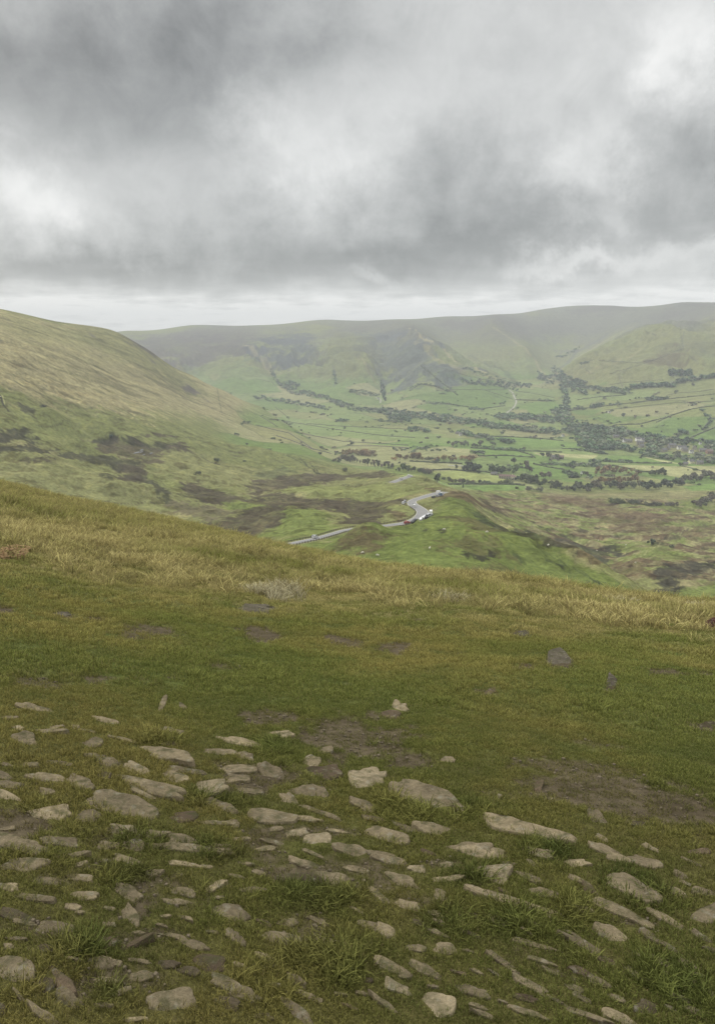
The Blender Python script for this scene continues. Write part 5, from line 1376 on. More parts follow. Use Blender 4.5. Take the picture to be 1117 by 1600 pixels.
house(790, 748, 26, 7, 5.0, -.22, m_stone, m_rslate, 'long stone farmhouse with a brownish roof at the edge of the pale field', 2, name='farmhouse', wins=6)
house(802, 749.5, 9, 7, 5.6, -.9, m_cream, m_rslate, 'house with a pale yellow gable at the end of the long farmhouse', 1, name='farmhouse', gable=m_cream, wins=2)
house(771, 742, 12, 7, 3.2, .1, m_stone, m_slate, 'low grey barn in front of the tall trees, before the farmhouse', 0, 'barn', 'barn', 2)
house(719, 680.5, 8, 6, 4.6, .2, m_white, m_slate, 'small white cottage at the corner of the bare plantation')
house(714, 678, 10, 7, 4.0, .3, m_stone, m_slate, 'grey barn just behind the small white cottage', 0, 'barn', 'barn')
house(879, 682.5, 7, 6, 4.0, .1, m_white, m_slate, 'tiny white building at the edge of the village wood')
house(866, 717, 16, 9, 5.0, .1, m_stone, m_slate, 'grey stone farm building with trees round it, longer of the pair', 1, 'barn', 'barn')
house(876, 717, 12, 8, 5.0, -.3, m_stone, m_rslate, 'stone farm building with a reddish roof, shorter of the pair', 1, 'barn', 'barn')
house(951, 645, 7, 5, 3.6, .4, m_white, m_slate, 'white cottage on the open slope above the village')
house(909, 740.5, 6, 5, 3.4, .6, m_white, m_slate, 'small white hut beside the slim trees', 0, 'hut', 'hut', 1)
house(962, 684, 15, 8, 5, -.1, m_stone, m_slate, 'grey roofed house alone among the trees above the village')
house(975, 690.5, 10, 8, 5, .3, m_white, m_slate, 'pale house at the start of the upper village group')
house(983, 691, 12, 8, 5, -.2, m_stone, m_slate, 'stone house second in the upper village group')
house(996, 689, 12, 9, 6, .1, m_white, m_slate, 'tall white fronted house at the top of the upper village group')
house(1003, 690.5, 12, 9, 6, .5, m_white, m_slate, 'white house touching the tall one in the village')
house(999, 694.5, 16, 9, 6, -.1, m_stone, m_slate, 'broad stone house in the middle of the upper village group')
house(1001, 699, 13, 8, 5, .3, m_stone, m_slate, 'stone house lowest of the upper village group')
house(1036, 706, 18, 9, 5.5, .6, m_stone, m_slate, 'grey house at the start of the lower village group')
house(1043, 703, 12, 8, 5.5, .9, m_stone, m_slate, 'stone house on the rising row of the lower village')
house(1049, 699, 18, 10, 6, .0, m_stone, m_slate, 'large grey roofed building topping the lower village group')
house(1064, 702, 20, 9, 5.5, -.05, m_white, m_slate, 'long white building, brightest of the lower village')
house(1069, 705, 14, 8, 5, .2, m_stone, m_slate, 'stone house under the long white building')
house(1079, 708, 9, 7, 5, .1, m_white, m_slate, 'small white house standing past the long white building')
house(1084, 702, 10, 8, 6, 1.2, m_stone, m_slate, 'stone house with its gable turned to us in the village')
house(1097, 706, 16, 9, 5.5, -.2, m_stone, m_slate, 'grey stone house in the trees at the end of the village')
house(1107, 709, 14, 10, 7, .1, m_brick, m_rslate, 'tall reddish house at the picture edge in the village')
house(1093, 694.5, 6, 5, 4, .2, m_white, m_slate, 'lone white house above the village trees')
house(1070, 727, 10, 7, 4.5, -.3, m_stone, m_slate, 'pale roofed shed at the head of the dark slanting wall', 0, 'barn', 'barn')
house(1079, 724, 14, 8, 5, .4, m_cream, m_slate, 'cream house below the village above the straw field')
house(1092, 725.5, 14, 8, 5, -.1, m_stone, m_slate, 'stone house furthest along below the village')
house(591, 624, 8, 6, 5, .3, m_white, m_slate, 'white farmhouse below the dark fir wood under the fell', name='farmhouse')
house(612, 611, 9, 7, 5, .3, m_stone, m_slate, 'stone farmhouse beside the dark fir wood under the fell', name='farmhouse')
print('valley built', round(time.time() - T0, 1))
# ------------------------------------------------------------------ stones set in the turf
# tile origin, then stones: centre x, y, width, height, slant (degrees, clockwise), tone, all in a 2.79x enlargement of the photograph
TL = 2.7925
S_A = [(158,80,140,22,8,'l'),(40,120,80,14,0,'m'),(105,215,105,55,5,'m'),(80,163,60,14,15,'l'),(200,178,200,11,6,'l'),(245,160,70,8,0,'l'),(325,158,45,14,15,'l'),(465,130,100,20,12,'l'),(400,230,90,32,0,'m'),(375,173,90,8,10,'m'),(540,212,130,8,10,'l'),
 (711,60,62,26,-62,'m'),(800,72,35,22,30,'m'),(745,180,110,24,8,'l'),(715,280,260,50,17,'l'),(415,283,85,18,0,'m'),(470,310,100,34,10,'m'),(265,318,110,12,5,'m'),(30,328,50,10,0,'m'),(600,342,110,38,15,'l'),(740,232,60,14,0,'d'),(815,350,160,20,8,'m'),(765,375,110,44,18,'l'),
 (205,382,150,34,5,'l'),(355,405,120,55,20,'m'),(455,375,60,26,0,'d'),(200,442,80,24,5,'m'),(665,428,300,50,20,'l'),(635,455,130,18,20,'l'),(900,428,200,70,8,'t'),(1045,225,190,28,13,'l'),(965,268,150,22,4,'l'),(1070,288,70,30,10,'m'),(1030,342,170,34,4,'m'),(1030,382,120,38,10,'m'),
 (1095,440,110,24,6,'m'),(20,378,60,30,10,'m'),(45,414,100,32,0,'m'),(40,470,120,30,10,'l'),(220,535,180,52,0,'l'),(385,550,90,50,0,'m'),(530,505,290,92,12,'b'),(960,505,150,36,18,'m'),(800,555,120,46,0,'e'),(955,578,170,16,3,'l'),(530,610,130,36,6,'m'),(660,628,150,44,2,'m'),(260,658,160,40,4,'m'),
 (85,680,220,60,6,'m'),(475,677,90,30,0,'m'),(583,680,100,40,5,'m'),(800,655,120,44,8,'m'),(820,692,340,24,5,'l'),(1040,648,100,12,4,'l'),(955,678,90,8,0,'l')]
S_B = [(737,76,66,36,10,'l'),(700,104,84,36,0,'e'),(225,188,90,24,8,'l'),(410,262,70,28,0,'m'),(345,312,80,44,5,'l'),(395,360,170,50,5,'e'),(600,390,140,78,-8,'a'),(180,368,110,54,25,'m'),(85,440,90,26,6,'m'),(345,443,160,40,5,'m'),(258,480,80,40,20,'m'),(588,505,130,46,18,'m'),(878,485,330,84,16,'b'),
 (180,550,200,66,8,'b'),(400,535,170,18,20,'m'),(330,560,120,24,10,'l'),(195,605,70,18,0,'m'),(10,582,50,30,10,'m'),(290,622,90,22,-8,'a'),(470,615,100,11,4,'l'),(380,655,110,46,-5,'a'),(190,663,100,18,10,'m'),(155,690,80,24,0,'l'),(690,635,200,50,16,'m'),(760,600,100,24,22,'m'),(900,608,190,40,7,'l'),
 (530,697,150,50,8,'m'),(660,715,120,22,8,'m'),(1040,692,190,40,5,'m'),(950,305,60,22,0,'m')]
S_C = [(10,522,60,38,12,'l'),(305,612,400,58,13,'l'),(603,560,92,48,38,'m'),(100,707,220,40,8,'l'),(335,706,150,30,15,'l'),(645,702,160,34,18,'m'),(178,462,20,16,0,'m'),(342,430,54,34,-55,'e'),(1050,705,90,20,5,'e'),(1085,155,80,32,0,'d'),(780,582,60,16,0,'d')]
S_D = [(120,34,190,52,-5,'l'),(35,142,90,34,0,'l'),(350,93,110,28,8,'l'),(560,15,110,32,12,'l'),(205,108,110,28,5,'m'),(155,182,160,30,8,'m'),(320,218,70,30,5,'l'),(352,243,40,16,0,'l'),(70,262,150,46,12,'d'),(110,292,100,20,5,'l'),(240,312,160,50,5,'m'),(560,155,130,56,25,'m'),(800,32,130,18,5,'l'),
 (895,44,60,10,0,'l'),(942,125,92,46,-10,'l'),(1005,245,140,68,12,'m'),(770,197,120,24,5,'m'),(572,265,96,62,55,'m'),(455,373,110,48,0,'e'),(560,390,190,24,-12,'e'),(1020,345,70,36,30,'m'),(70,370,90,14,0,'m'),(42,405,40,22,0,'l'),(200,400,70,30,0,'d'),(460,465,130,50,5,'m'),(60,495,180,105,10,'b'),
 (265,545,180,66,45,'e'),(200,562,70,58,0,'d'),(300,625,120,60,20,'m'),(620,525,100,44,0,'m'),(735,472,90,36,5,'d'),(825,500,90,38,10,'d'),(920,465,130,66,10,'e'),(530,590,90,24,-15,'l'),(750,640,190,106,0,'b'),(1020,575,210,52,25,'l'),(990,640,110,46,20,'d'),(90,620,70,20,40,'m'),(195,695,160,44,30,'l'),(590,712,110,18,0,'l'),(8,680,40,60,0,'d')]
S_E = [(335,32,140,28,10,'m'),(470,102,170,56,10,'m'),(300,92,220,36,4,'d'),(550,55,110,26,10,'l'),(690,12,150,34,8,'m'),(812,52,70,26,5,'a'),(745,102,140,44,22,'m'),(955,95,130,24,-5,'l'),(650,172,110,22,33,'l'),(925,178,90,54,45,'m'),(1092,160,90,30,8,'m'),(30,258,80,70,20,'m'),(255,287,80,36,0,'l'),
 (220,358,160,48,12,'m'),(440,372,130,22,8,'l'),(625,305,150,30,12,'m'),(680,325,90,46,28,'l'),(810,400,90,28,8,'m'),(935,403,90,44,5,'m'),(1055,255,60,16,20,'d'),(830,295,70,18,20,'d'),(700,478,160,42,20,'l'),(762,518,56,36,10,'m'),(850,495,150,42,27,'m'),(725,570,110,44,20,'a'),(900,648,150,92,8,'a'),
 (1055,588,140,44,20,'m'),(690,658,170,22,32,'m'),(290,545,90,34,30,'m'),(175,480,60,20,0,'d'),(55,598,150,62,25,'l'),(290,678,170,50,42,'m'),(12,345,50,38,30,'m'),(50,372,44,26,35,'m'),(600,540,40,20,10,'d')]
S_F = [(140,75,160,60,10,'a'),(240,205,400,34,17,'l'),(375,160,130,36,15,'m'),(505,30,110,28,4,'l'),(810,22,130,44,18,'m'),(700,8,110,26,12,'l'),(765,140,220,84,28,'b'),(715,247,290,42,25,'l'),(530,230,120,26,14,'m'),(905,272,170,30,27,'l'),(675,347,170,56,23,'l'),(555,392,210,38,24,'m'),(330,385,200,18,14,'l'),
 (890,382,160,22,24,'m'),(1085,262,150,84,-12,'b'),(1065,158,110,28,10,'m'),(190,460,170,22,30,'m'),(310,560,160,38,27,'m'),(300,682,180,26,20,'m'),(530,682,270,24,24,'m'),(690,700,130,46,24,'l'),(820,660,90,56,0,'d'),(505,575,80,22,22,'l'),(610,547,110,26,28,'m'),(755,503,70,26,42,'m'),(875,455,100,26,32,'m'),(215,30,60,14,5,'m'),(55,340,90,14,20,'d'),(820,545,100,18,20,'d')]
STN = []
for (ox, oy), L_ in (((0, 1080), S_A), ((360, 1080), S_B), ((717, 1080), S_C), ((0, 1340), S_D), ((360, 1340), S_E), ((717, 1340), S_F)):
    for (x, y, w_, h_2, an, tn) in L_:
        STN.append((ox + x / TL, oy + y / TL, w_ / TL, h_2 / TL, an, tn))
STN += [(875, 1034, 40, 24, 12, 'g'), (955, 1070, 15, 24, 0, 'g'), (402, 952, 56, 12, 0, 'g'), (427, 929, 26, 13, -15, 'g'), (98, 960, 26, 7, 0, 'g'), (812, 991, 26, 7, 0, 'g'), (764, 1082, 22, 9, -30, 'e')]

# smaller ones between them
rs_ = random.Random(21)
tries = 0
while len(STN) < 298 and tries < 4000:
    tries += 1
    v = 1150 + 440 * rs_.random() ** .8; u = rs_.uniform(5, 1112)
    if v < 1180 + (u / 1117) * 150: continue
    w_ = rs_.uniform(16, 44); a_ = 4 + 22 * u / 1117 + rs_.gauss(0, 6)
    if min(max(abs(u - s[0]) / (s[2] * .6 + w_ * .6), abs(v - s[1]) / (s[3] * .6 + 9)) for s in STN) < 1: continue
    if min(((u - a) / c_) ** 2 + ((v - b_) / d_) ** 2 for a, b_, c_, d_ in [(495, 1400, 75, 30), (515, 1495, 95, 50), (640, 1255, 60, 26)]) < 1: continue
    STN.append((u, v, w_, w_ * rs_.uniform(.14, .34), a_, rs_.choice('lmmlemm')))

m_st, nt, b = mat('gritstone')
oi = nt.nodes.new('ShaderNodeObjectInfo'); tcn = nt.nodes.new('ShaderNodeTexCoord')
vadd = nt.nodes.new('ShaderNodeVectorMath'); vadd.operation = 'ADD'
pos = position(nt)
n1 = tex_noise(nt, pos, 9, 5, .65, .4); n2 = tex_noise(nt, pos, 60, 5, .7); n3 = tex_noise(nt, pos, 24, 4, .55); n4 = tex_noise(nt, pos, 260, 2, .6)
col = scalec(nt, oi.outputs['Color'], rng_(nt, n1, .3, .7, .62, 1.25))
col = scalec(nt, col, rng_(nt, n2, .25, .75, .72, 1.28))
col = mixc(nt, rng_(nt, n3, .58, .68, 0, .45), col, (.27, .255, .195))            # lichen
col = mixc(nt, rng_(nt, tex_noise(nt, pos, 17, 5, .65), .50, .66, 0, .75), col, (.060, .062, .026))   # moss and soil
ln_(nt, scalec(nt, col, rng_(nt, n4, .3, .7, .85, 1.12)), b.inputs['Base Color'])
bump_(nt, b, mth(nt, 'ADD', mth(nt, 'ADD', n2, n3), mth(nt, 'MULTIPLY', n4, .3)), 1.0, .012)
b.inputs['Roughness'].default_value = .9; b.inputs['Specular IOR Level'].default_value = .08
TONEC = {'l': (.232, .190, .118), 'm': (.175, .143, .090), 'd': (.085, .068, .044), 'e': (.110, .083, .054), 'g': (.098, .085, .062), 'b': (.185, .152, .096), 't': (.205, .170, .108), 'a': (.245, .203, .130)}
OUTL = []
def stone(u, v, w_, h_2, an, tn, seed):
    rg = np.random.RandomState(seed)
    c = cast(u, v)
    n_ = 30
    ex = {'a': 3.4, 't': 1.5}.get(tn, rg.uniform(1.9, 2.8))
    ph = rg.uniform(0, 6.28); pts_ = []
    k3 = rg.uniform(-.10, .10, 5); skew = rg.uniform(-.35, .35)
    w2, h2 = max(w_ * .54, 4), max(h_2 * .45, 1.8)
    ca_, sa_ = math.cos(math.radians(an)), math.sin(math.radians(an))
    for k in range(n_):
        t = 2 * math.pi * k / n_
        ct, st_ = math.cos(t), math.sin(t)
        x = math.copysign(abs(ct) ** (2 / ex), ct); y = math.copysign(abs(st_) ** (2 / ex), st_)
        f_ = 1 + sum(k3[i] * math.sin((i + 2) * t + ph * (i + 1)) for i in range(5)) + rg.normal(0, .025)
        y *= (1 + skew * x)
        X_, Y_ = x * w2 * f_, y * h2 * f_
        cc = cast(u + X_ * ca_ - Y_ * sa_, min(v + X_ * sa_ + Y_ * ca_, 1699))
        if cc is None: return
        pts_.append(cc[:2])
    pts_ = np.array(pts_); cen = pts_.mean(0)
    d = pts_ - cen; size = np.sqrt((d ** 2).sum(1)).mean()
    # a line of sight that grazes the turf can leap a hollow: keep the outline compact
    lim_ = size * 2.6; ln = np.sqrt((d ** 2).sum(1)); d = d * np.minimum(1, lim_ / (ln + 1e-9))[:, None]
    zc = gz(*cen); hgt = min(.022, max(.008, size * (.125 if tn not in 'gde' else .06))) * (.5 if tn == 'g' else 1)
    tilt = rg.normal(0, .10, 2) + np.array([0, .06])
    vs, fs = [], []
    rings = [(1.08, -.8), (1.03, .0), (1.0, .70), (.965, .93), (.88, 1.0), (.66, 1.0), (.42, 1.0), (.2, 1.0)]
    cut = rg.uniform(-.5, .5, 2)
    for ri, (s_, zf) in enumerate(rings):
        for k in range(n_):
            x, y = d[k] * s_
            gzz = gz(cen[0] + x, cen[1] + y) - zc
            base = gzz if ri < 2 else (gzz * .6 + (x * tilt[0] + y * tilt[1]))
            nz_ = float(gnoise(np.array([(cen[0] + x) * 14 / 1.]), np.array([(cen[1] + y) * 14.]), seed)[0]) * hgt * (.34 if ri > 2 else .2)
            stp = hgt * .35 * (1 if (x * cut[0] + y * cut[1]) > size * .12 else 0) if ri > 2 else 0
            vs.append((x, y, base + zf * hgt + nz_ - stp))
    vs.append((0, 0, hgt * 1.05))
    for ri in range(len(rings) - 1):
        for k in range(n_):
            j = (k + 1) % n_
            fs.append((ri * n_ + k, ri * n_ + j, (ri + 1) * n_ + j, (ri + 1) * n_ + k))
    e_ = (len(rings) - 1) * n_
    for k in range(n_):
        fs.append((e_ + k, e_ + (k + 1) % n_, len(vs) - 1))
    ar = sum(d[k][0] * d[(k + 1) % n_][1] - d[(k + 1) % n_][0] * d[k][1] for k in range(n_))
    if ar < 0: fs = [f[::-1] for f in fs]
    m = MB(); m.add(vs, fs)
    o = m.build('stone', m_st, None, True)
    o.location = (cen[0], cen[1], zc)
    tcl = TONEC[tn]; f_ = rg.uniform(.82, 1.15); o.color = (tcl[0] * f_, tcl[1] * f_, tcl[2] * f_, 1)
    OUTL.append((cen, d.copy(), size))
    return o
STOBJ = []
for i, s_ in enumerate(STN):
    o = stone(*s_, seed=1000 + i)
    if o: STOBJ.append((o, s_))
# labels: look first, then where
def words_for(s_):
    u, v, w_, h_2, an, tn = s_
    asp = w_ / max(h_2, 1); area = w_ * h_2
    siz = 'tiny' if area < 420 else 'small' if area < 900 else 'medium' if area < 2000 else 'large'
    shp = 'sliver' if asp > 8 else 'narrow slab' if asp > 4.6 else 'long stone' if asp > 3 else 'oval stone' if asp > 2 else 'chunky stone'
    if tn == 't': shp = 'triangular stone'
    if tn == 'a': shp = 'flat angular stone'
    c_ = {'l': 'pale', 'm': 'grey-brown', 'd': 'dark', 'e': 'earthy brown', 'g': 'worn grey', 'b': 'broad mottled', 't': 'pale', 'a': 'pale clean'}[tn]
    tl = '' if abs(an) < 7 else 'steeply slanting' if abs(an) > 27 else 'slanting' if an > 0 else 'back-slanting'
    return siz, c_, shp, tl
def col_phrase(u):
    return ['at left edge', 'well left', 'left of middle', 'just left of middle', 'just right of middle', 'right of middle', 'well right', 'at right edge'][min(int(u / 1117 * 8), 7)]
def row_phrase(v):
    if v < 1100: return 'in the turf above the path'
    k = min(int((v - 1100) / 500 * 8), 7)
    return ['in the first scattered stones', 'near the top of the stones', 'in the upper stones', 'above mid stones', 'below mid stones', 'in the lower stones', 'near the bottom', 'along the bottom edge'][k]
seen = {}
for o, s_ in STOBJ:
    siz, c_, shp, tl = words_for(s_)
    lab = ' '.join(x for x in (siz, tl, c_, shp, row_phrase(s_[1]), col_phrase(s_[0])) if x)
    seen.setdefault(lab, []).append((o, s_))
used_l = set()
for lab, L_ in seen.items():
    L_.sort(key=lambda e: (e[1][0], e[1][1]))
    for k, (o, s_) in enumerate(L_):
        l2 = lab
        if len(L_) == 2:
            a_, b_ = L_[0][1], L_[1][1]
            if abs(a_[0] - b_[0]) > abs(a_[1] - b_[1]):
                l2 = ('leftmost ' if k == 0 else 'rightmost ') + lab
            else:
                top = (s_[1] == min(a_[1], b_[1]))
                l2 = ('upper ' if top else 'lower ') + lab
        elif len(L_) > 2:
            l2 = ['leftmost ', 'second ', 'third ', 'fourth ', 'fifth '][k] + lab
        l2 = l2.replace('medium ', '')
        if len(l2.split()) > 16: l2 = l2.replace('in the ', 'in ', 1)
        tag(o, l2, 'stone', 'stones set in the turf of the old path')
# picked out by hand
def relabel(u, v, text, cat=None, name=None):
    o, s_ = min(STOBJ, key=lambda e: (e[1][0] - u) ** 2 + (e[1][1] - v) ** 2)
    o['label'] = text
    if cat: o['category'] = cat
    if name: o.name = name
relabel(826, 1299, 'long straight pale slab with chipped edge, standing alone above the lower right stones')
relabel(675, 1254, 'broad mottled slab alone on the turf below the bare earth patch')
relabel(575, 1219, 'pale angular block with a notched top at the foot of the bare earth')
relabel(190, 1261, 'big mottled slab, broadest of the upper left stones')
relabel(238, 1234, 'long ridged slab slanting just above the broad mottled one')
relabel(682, 1572, 'pale flat square paving stone, cleanest and squarest near the bottom edge')
relabel(875, 1034, 'worn grey rock slab lying flush in the turf beside brown earth', 'rock')
relabel(955, 1070, 'narrow upright patch of grey rock in the turf below the larger rock', 'rock')
relabel(402, 952, 'flat grey rock in the hollow below the dead grass tuft', 'rock')
relabel(427, 929, 'small grey rock poking out under a tuft of bleached grass', 'rock')
relabel(803, 1413, 'very long thin pale slab curving down between two grass clumps')
relabel(320, 1233, 'pale triangular stone like a small peak')
relabel(38, 1157, 'rounded grey stone alone at the upper left of the stones')

# dark reddish boulder cut by the picture edge, and the rusty bracken opposite
c = cast(1116, 984); rgb_ = np.random.RandomState(4)
bm = bmesh.new(); bmesh.ops.create_icosphere(bm, subdivisions=4, radius=1)
for v_ in bm.verts:
    p_ = v_.co.copy(); n_ = float(gnoise(np.array([p_.x * 1.7 + 3]), np.array([p_.y * 1.7 + p_.z * 1.3]), 7)[0]); n2_ = float(gnoise(np.array([p_.x * 5]), np.array([p_.y * 5 + p_.z * 4]), 8)[0])
    f_ = 1 + .28 * n_ + .08 * n2_
    v_.co = (p_.x * .15 * f_, p_.y * .13 * f_, p_.z * .13 * f_ + .06)
me = bpy.data.meshes.new('boulder'); bm.to_mesh(me); bm.free(); me.polygons.foreach_set('use_smooth', np.ones(len(me.polygons), bool)); me.materials.append(m_st)
o = bpy.data.objects.new('boulder', me); COL.objects.link(o); o.location = c; o.color = (.075, .035, .030, 1); tag(o, 'dark reddish brown lump of rock cut off by the right edge among the tawny grass', 'boulder')
m_brk = plain('dead_bracken', (.23, .15, .075), .9, .1, .35, 20)
c = cast(8, 872); m = MB(); rg = random.Random(8)
for k in range(45):
    a = rg.uniform(0, 6.28); l_ = rg.uniform(.1, .26); x0, y0 = rg.gauss(0, .16), rg.gauss(0, .16)
    dx, dy = math.cos(a), math.sin(a); z1 = rg.uniform(.05, .15)
    p0 = np.array([x0, y0, 0]); p1 = np.array([x0 + dx * l_ * .5, y0 + dy * l_ * .5, z1]); p2 = np.array([x0 + dx * l_, y0 + dy * l_, z1 * .6])
    m.tube([p0, p1, p2], [.006, .005, .002], 4)
    for s_ in (.35, .55, .75, .9):
        q_ = p0 + (p1 - p0) * min(s_ * 2, 1) if s_ < .5 else p1 + (p2 - p1) * (s_ * 2 - 1)
        for sd_ in (-1, 1):
            e_ = np.array([-dy, dx, .1]) * sd_ * .07 * (1.2 - s_)
            m.add([q_, q_ + e_ + np.array([dx, dy, 0]) * .02, q_ + e_ * .9 - np.array([dx, dy, 0]) * .02], [(0, 1, 2)])
o = m.build('bracken', m_brk); o.location = (c[0], c[1], gz(c[0], c[1])); tag(o, 'clump of rusty dead bracken at the left edge in tawny grass', 'bracken')
# grit and pebbles on the bare earth
pr2 = np.random.RandomState(9); vs, fs = [], []
cand = np.argwhere((DT > .35) & (RG < 14) & (RG > 1.3) & (np.abs(AG) < R(28)))
cand = cand[pr2.choice(len(cand), 700)]
pm = MB()
for ii, jj in cand:
    x = XG[ii, jj] + pr2.uniform(-.03, .03); y = YG[ii, jj] + pr2.uniform(-.03, .03); z = gz(x, y); s_ = pr2.uniform(.003, .012) * (1 + (RG[ii, jj] > 4) * .5)
    a = pr2.uniform(0, 6.28); r4 = [pr2.uniform(.6, 1.2) for _ in range(5)]
    base = [(x + math.cos(a + k * 1.257) * s_ * r4[k], y + math.sin(a + k * 1.257) * s_ * r4[k], z - .001) for k in range(5)]
    top = [(x + math.cos(a + k * 1.257) * s_ * r4[k] * .6, y + math.sin(a + k * 1.257) * s_ * r4[k] * .6, z + s_ * .7) for k in range(5)]
    pm.add(base + top, [(k, (k + 1) % 5, 5 + (k + 1) % 5, 5 + k) for k in range(5)] + [(5, 6, 7, 8, 9)])
go_ = pm.build('gravel', plain('gritstone_grit', (.115, .095, .066), .9, .1, .4, 30)); tag(go_, 'grit and small pebbles scattered on the bare earth', None, None, 'stuff')
print('stones', len(STOBJ), round(time.time() - T0, 1))

# ------------------------------------------------------------------ grass
def grass_mat(name):
    m = bpy.data.materials.new(name); m.use_nodes = True; nt = m.node_tree; nt.nodes.clear()
    ti = attr(nt, 'tint', 'INSTANCER'); bl_ = attr(nt, 'blade')
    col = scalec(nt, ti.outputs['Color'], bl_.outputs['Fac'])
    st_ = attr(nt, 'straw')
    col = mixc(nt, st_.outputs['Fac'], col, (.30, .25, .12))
    d = nt.nodes.new('ShaderNodeBsdfDiffuse'); t = nt.nodes.new('ShaderNodeBsdfTranslucent'); mx = nt.nodes.new('ShaderNodeMixShader'); o = nt.nodes.new('ShaderNodeOutputMaterial')
    ln_(nt, col, d.inputs[0]); ln_(nt, col, t.inputs[0]); mx.inputs[0].default_value = .3
    ln_(nt, d.outputs[0], mx.inputs[1]); ln_(nt, t.outputs[0], mx.inputs[2]); ln_(nt, mx.outputs[0], o.inputs['Surface'])
    return m
m_grass = grass_mat('grass_blade')
def tuft(name, seed, nb, rad, h0, h1, lean, wd_, strawp):
    rg = np.random.RandomState(seed); vs, fs, bl_, sw = [], [], [], []
    for k in range(nb):
        a = rg.uniform(0, 6.28); r_ = rad * math.sqrt(rg.uniform()); x, y = r_ * math.cos(a), r_ * math.sin(a)
        h = rg.uniform(h0, h1); la = rg.uniform(0, 6.28) if rg.uniform() < .5 else a; le = rg.uniform(.2, 1) * lean * h
        lx, ly = math.cos(la) * le, math.sin(la) * le; wa = rg.uniform(0, 6.28); wx, wy = math.cos(wa) * wd_ / 2, math.sin(wa) * wd_ / 2
        stw = 1.0 if rg.uniform() < strawp else 0.0; tone = rg.uniform(.4, 1.6)
        i = len(vs)
        hs = [0, .5, .85, 1.0]
        for q_, hh in enumerate(hs):
            cx, cy, cz = x + lx * hh ** 1.6, y + ly * hh ** 1.6, h * (hh - .28 * min(1, lean) * hh ** 2.4) - (.01 if q_ == 0 else 0)
            wf = [1, .85, .5, 0][q_]
            if q_ < 3:
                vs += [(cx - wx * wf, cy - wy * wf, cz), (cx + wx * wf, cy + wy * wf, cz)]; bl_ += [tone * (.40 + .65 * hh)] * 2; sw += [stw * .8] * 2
            else:
                vs.append((cx, cy, cz)); bl_.append(tone * 1.05); sw.append(stw * .8)
        fs += [(i, i + 1, i + 3, i + 2), (i + 2, i + 3, i + 5, i + 4), (i + 4, i + 5, i + 6)]
    me = bpy.data.meshes.new(name); me.from_pydata(vs, [], fs); me.update()
    for nm, ar in (('blade', bl_), ('straw', sw)):
        a_ = me.attributes.new(nm, 'FLOAT', 'POINT'); a_.data.foreach_set('value', np.array(ar, np.float32))
    me.materials.append(m_grass)
    return bpy.data.objects.new(name, me)
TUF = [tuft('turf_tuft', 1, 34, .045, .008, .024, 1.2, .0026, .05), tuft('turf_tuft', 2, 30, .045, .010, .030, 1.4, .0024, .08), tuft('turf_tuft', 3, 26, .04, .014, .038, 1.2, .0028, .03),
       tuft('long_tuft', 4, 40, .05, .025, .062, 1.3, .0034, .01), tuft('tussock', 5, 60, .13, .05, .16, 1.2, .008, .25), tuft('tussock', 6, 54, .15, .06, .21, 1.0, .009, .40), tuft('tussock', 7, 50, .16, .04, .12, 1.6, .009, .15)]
rg = np.random.RandomState(77)
PTS, TIN, IDX, SCL = [], [], [], []
def band(r0, r1, dens, azlim=33.0):
    amax = math.radians(azlim)
    n_ = int(amax * (r1 * r1 - r0 * r0) * dens)
    r = np.sqrt(rg.uniform(r0 * r0, r1 * r1, n_)); a = rg.uniform(-amax, amax, n_)
    return r * np.sin(a), r * np.cos(a), r
def lookup(A, x, y):
    r = np.hypot(x, y); a = np.arctan2(x, y)
    i = np.clip(np.searchsorted(RR, r), 0, NR - 1); j = np.clip(np.searchsorted(AZ, a), 0, NA - 1)
    return A[i, j]
def put(x, y, idx, scl, tint):
    z = height(x, y)
    PTS.append(np.stack([x, y, z], 1)); IDX.append(idx); SCL.append(scl); TIN.append(tint)
def stone_mask(x, y):
    ok = np.ones(len(x), bool)
    for cen, d, size in OUTL:
        rmax = np.sqrt((d ** 2).sum(1)).max() * 1.05
        m_ = np.nonzero((np.abs(x - cen[0]) < rmax) & (np.abs(y - cen[1]) < rmax) & ok)[0]
        if len(m_) == 0: continue
        px, py = (x[m_] - cen[0]) / .92, (y[m_] - cen[1]) / .92; ins = np.zeros(len(m_), bool)
        for k in range(len(d)):
            x0, y0 = d[k]; x1, y1 = d[(k + 1) % len(d)]
            ins ^= ((y0 > py) != (y1 > py)) & (px < (x1 - x0) * (py - y0) / (y1 - y0 + 1e-12) + x0)
        ok[m_[ins]] = False
    return ok
LONG = [(495, 1400, 75, 34), (515, 1490, 85, 40), (540, 1520, 60, 20), (640, 1255, 60, 26), (800, 1440, 60, 26), (895, 1430, 40, 24), (130, 1480, 60, 30), (200, 1365, 50, 24), (1060, 1540, 60, 50), (740, 1370, 40, 20), (330, 1330, 60, 20), (215, 1310, 60, 20), (170, 1550, 40, 24), (430, 1170, 40, 14), (250, 1155, 40, 10), (330, 1250, 60, 14), (730, 1265, 40, 14), (850, 1330, 50, 16), (700, 1440, 50, 30), (990, 1390, 50, 30)]
def longness(x, y):
    o = np.zeros(len(x))
    for (u, v, su, sv) in LONG:
        c = cast(u, v); c2 = cast(u, v - sv); c1 = cast(u + su, v)
        ra = math.hypot(c1[0] - c[0], c1[1] - c[1]); rb = math.hypot(c2[0] - c[0], c2[1] - c[1])
        o = np.maximum(o, np.exp(-((x - c[0]) / ra) ** 2 - ((y - c[1]) / rb) ** 2))
    return o
GA, GB, GC, GD = np.array([.215, .235, .066]), np.array([.125, .160, .046]), np.array([.320, .285, .092]), np.array([.42, .37, .16])
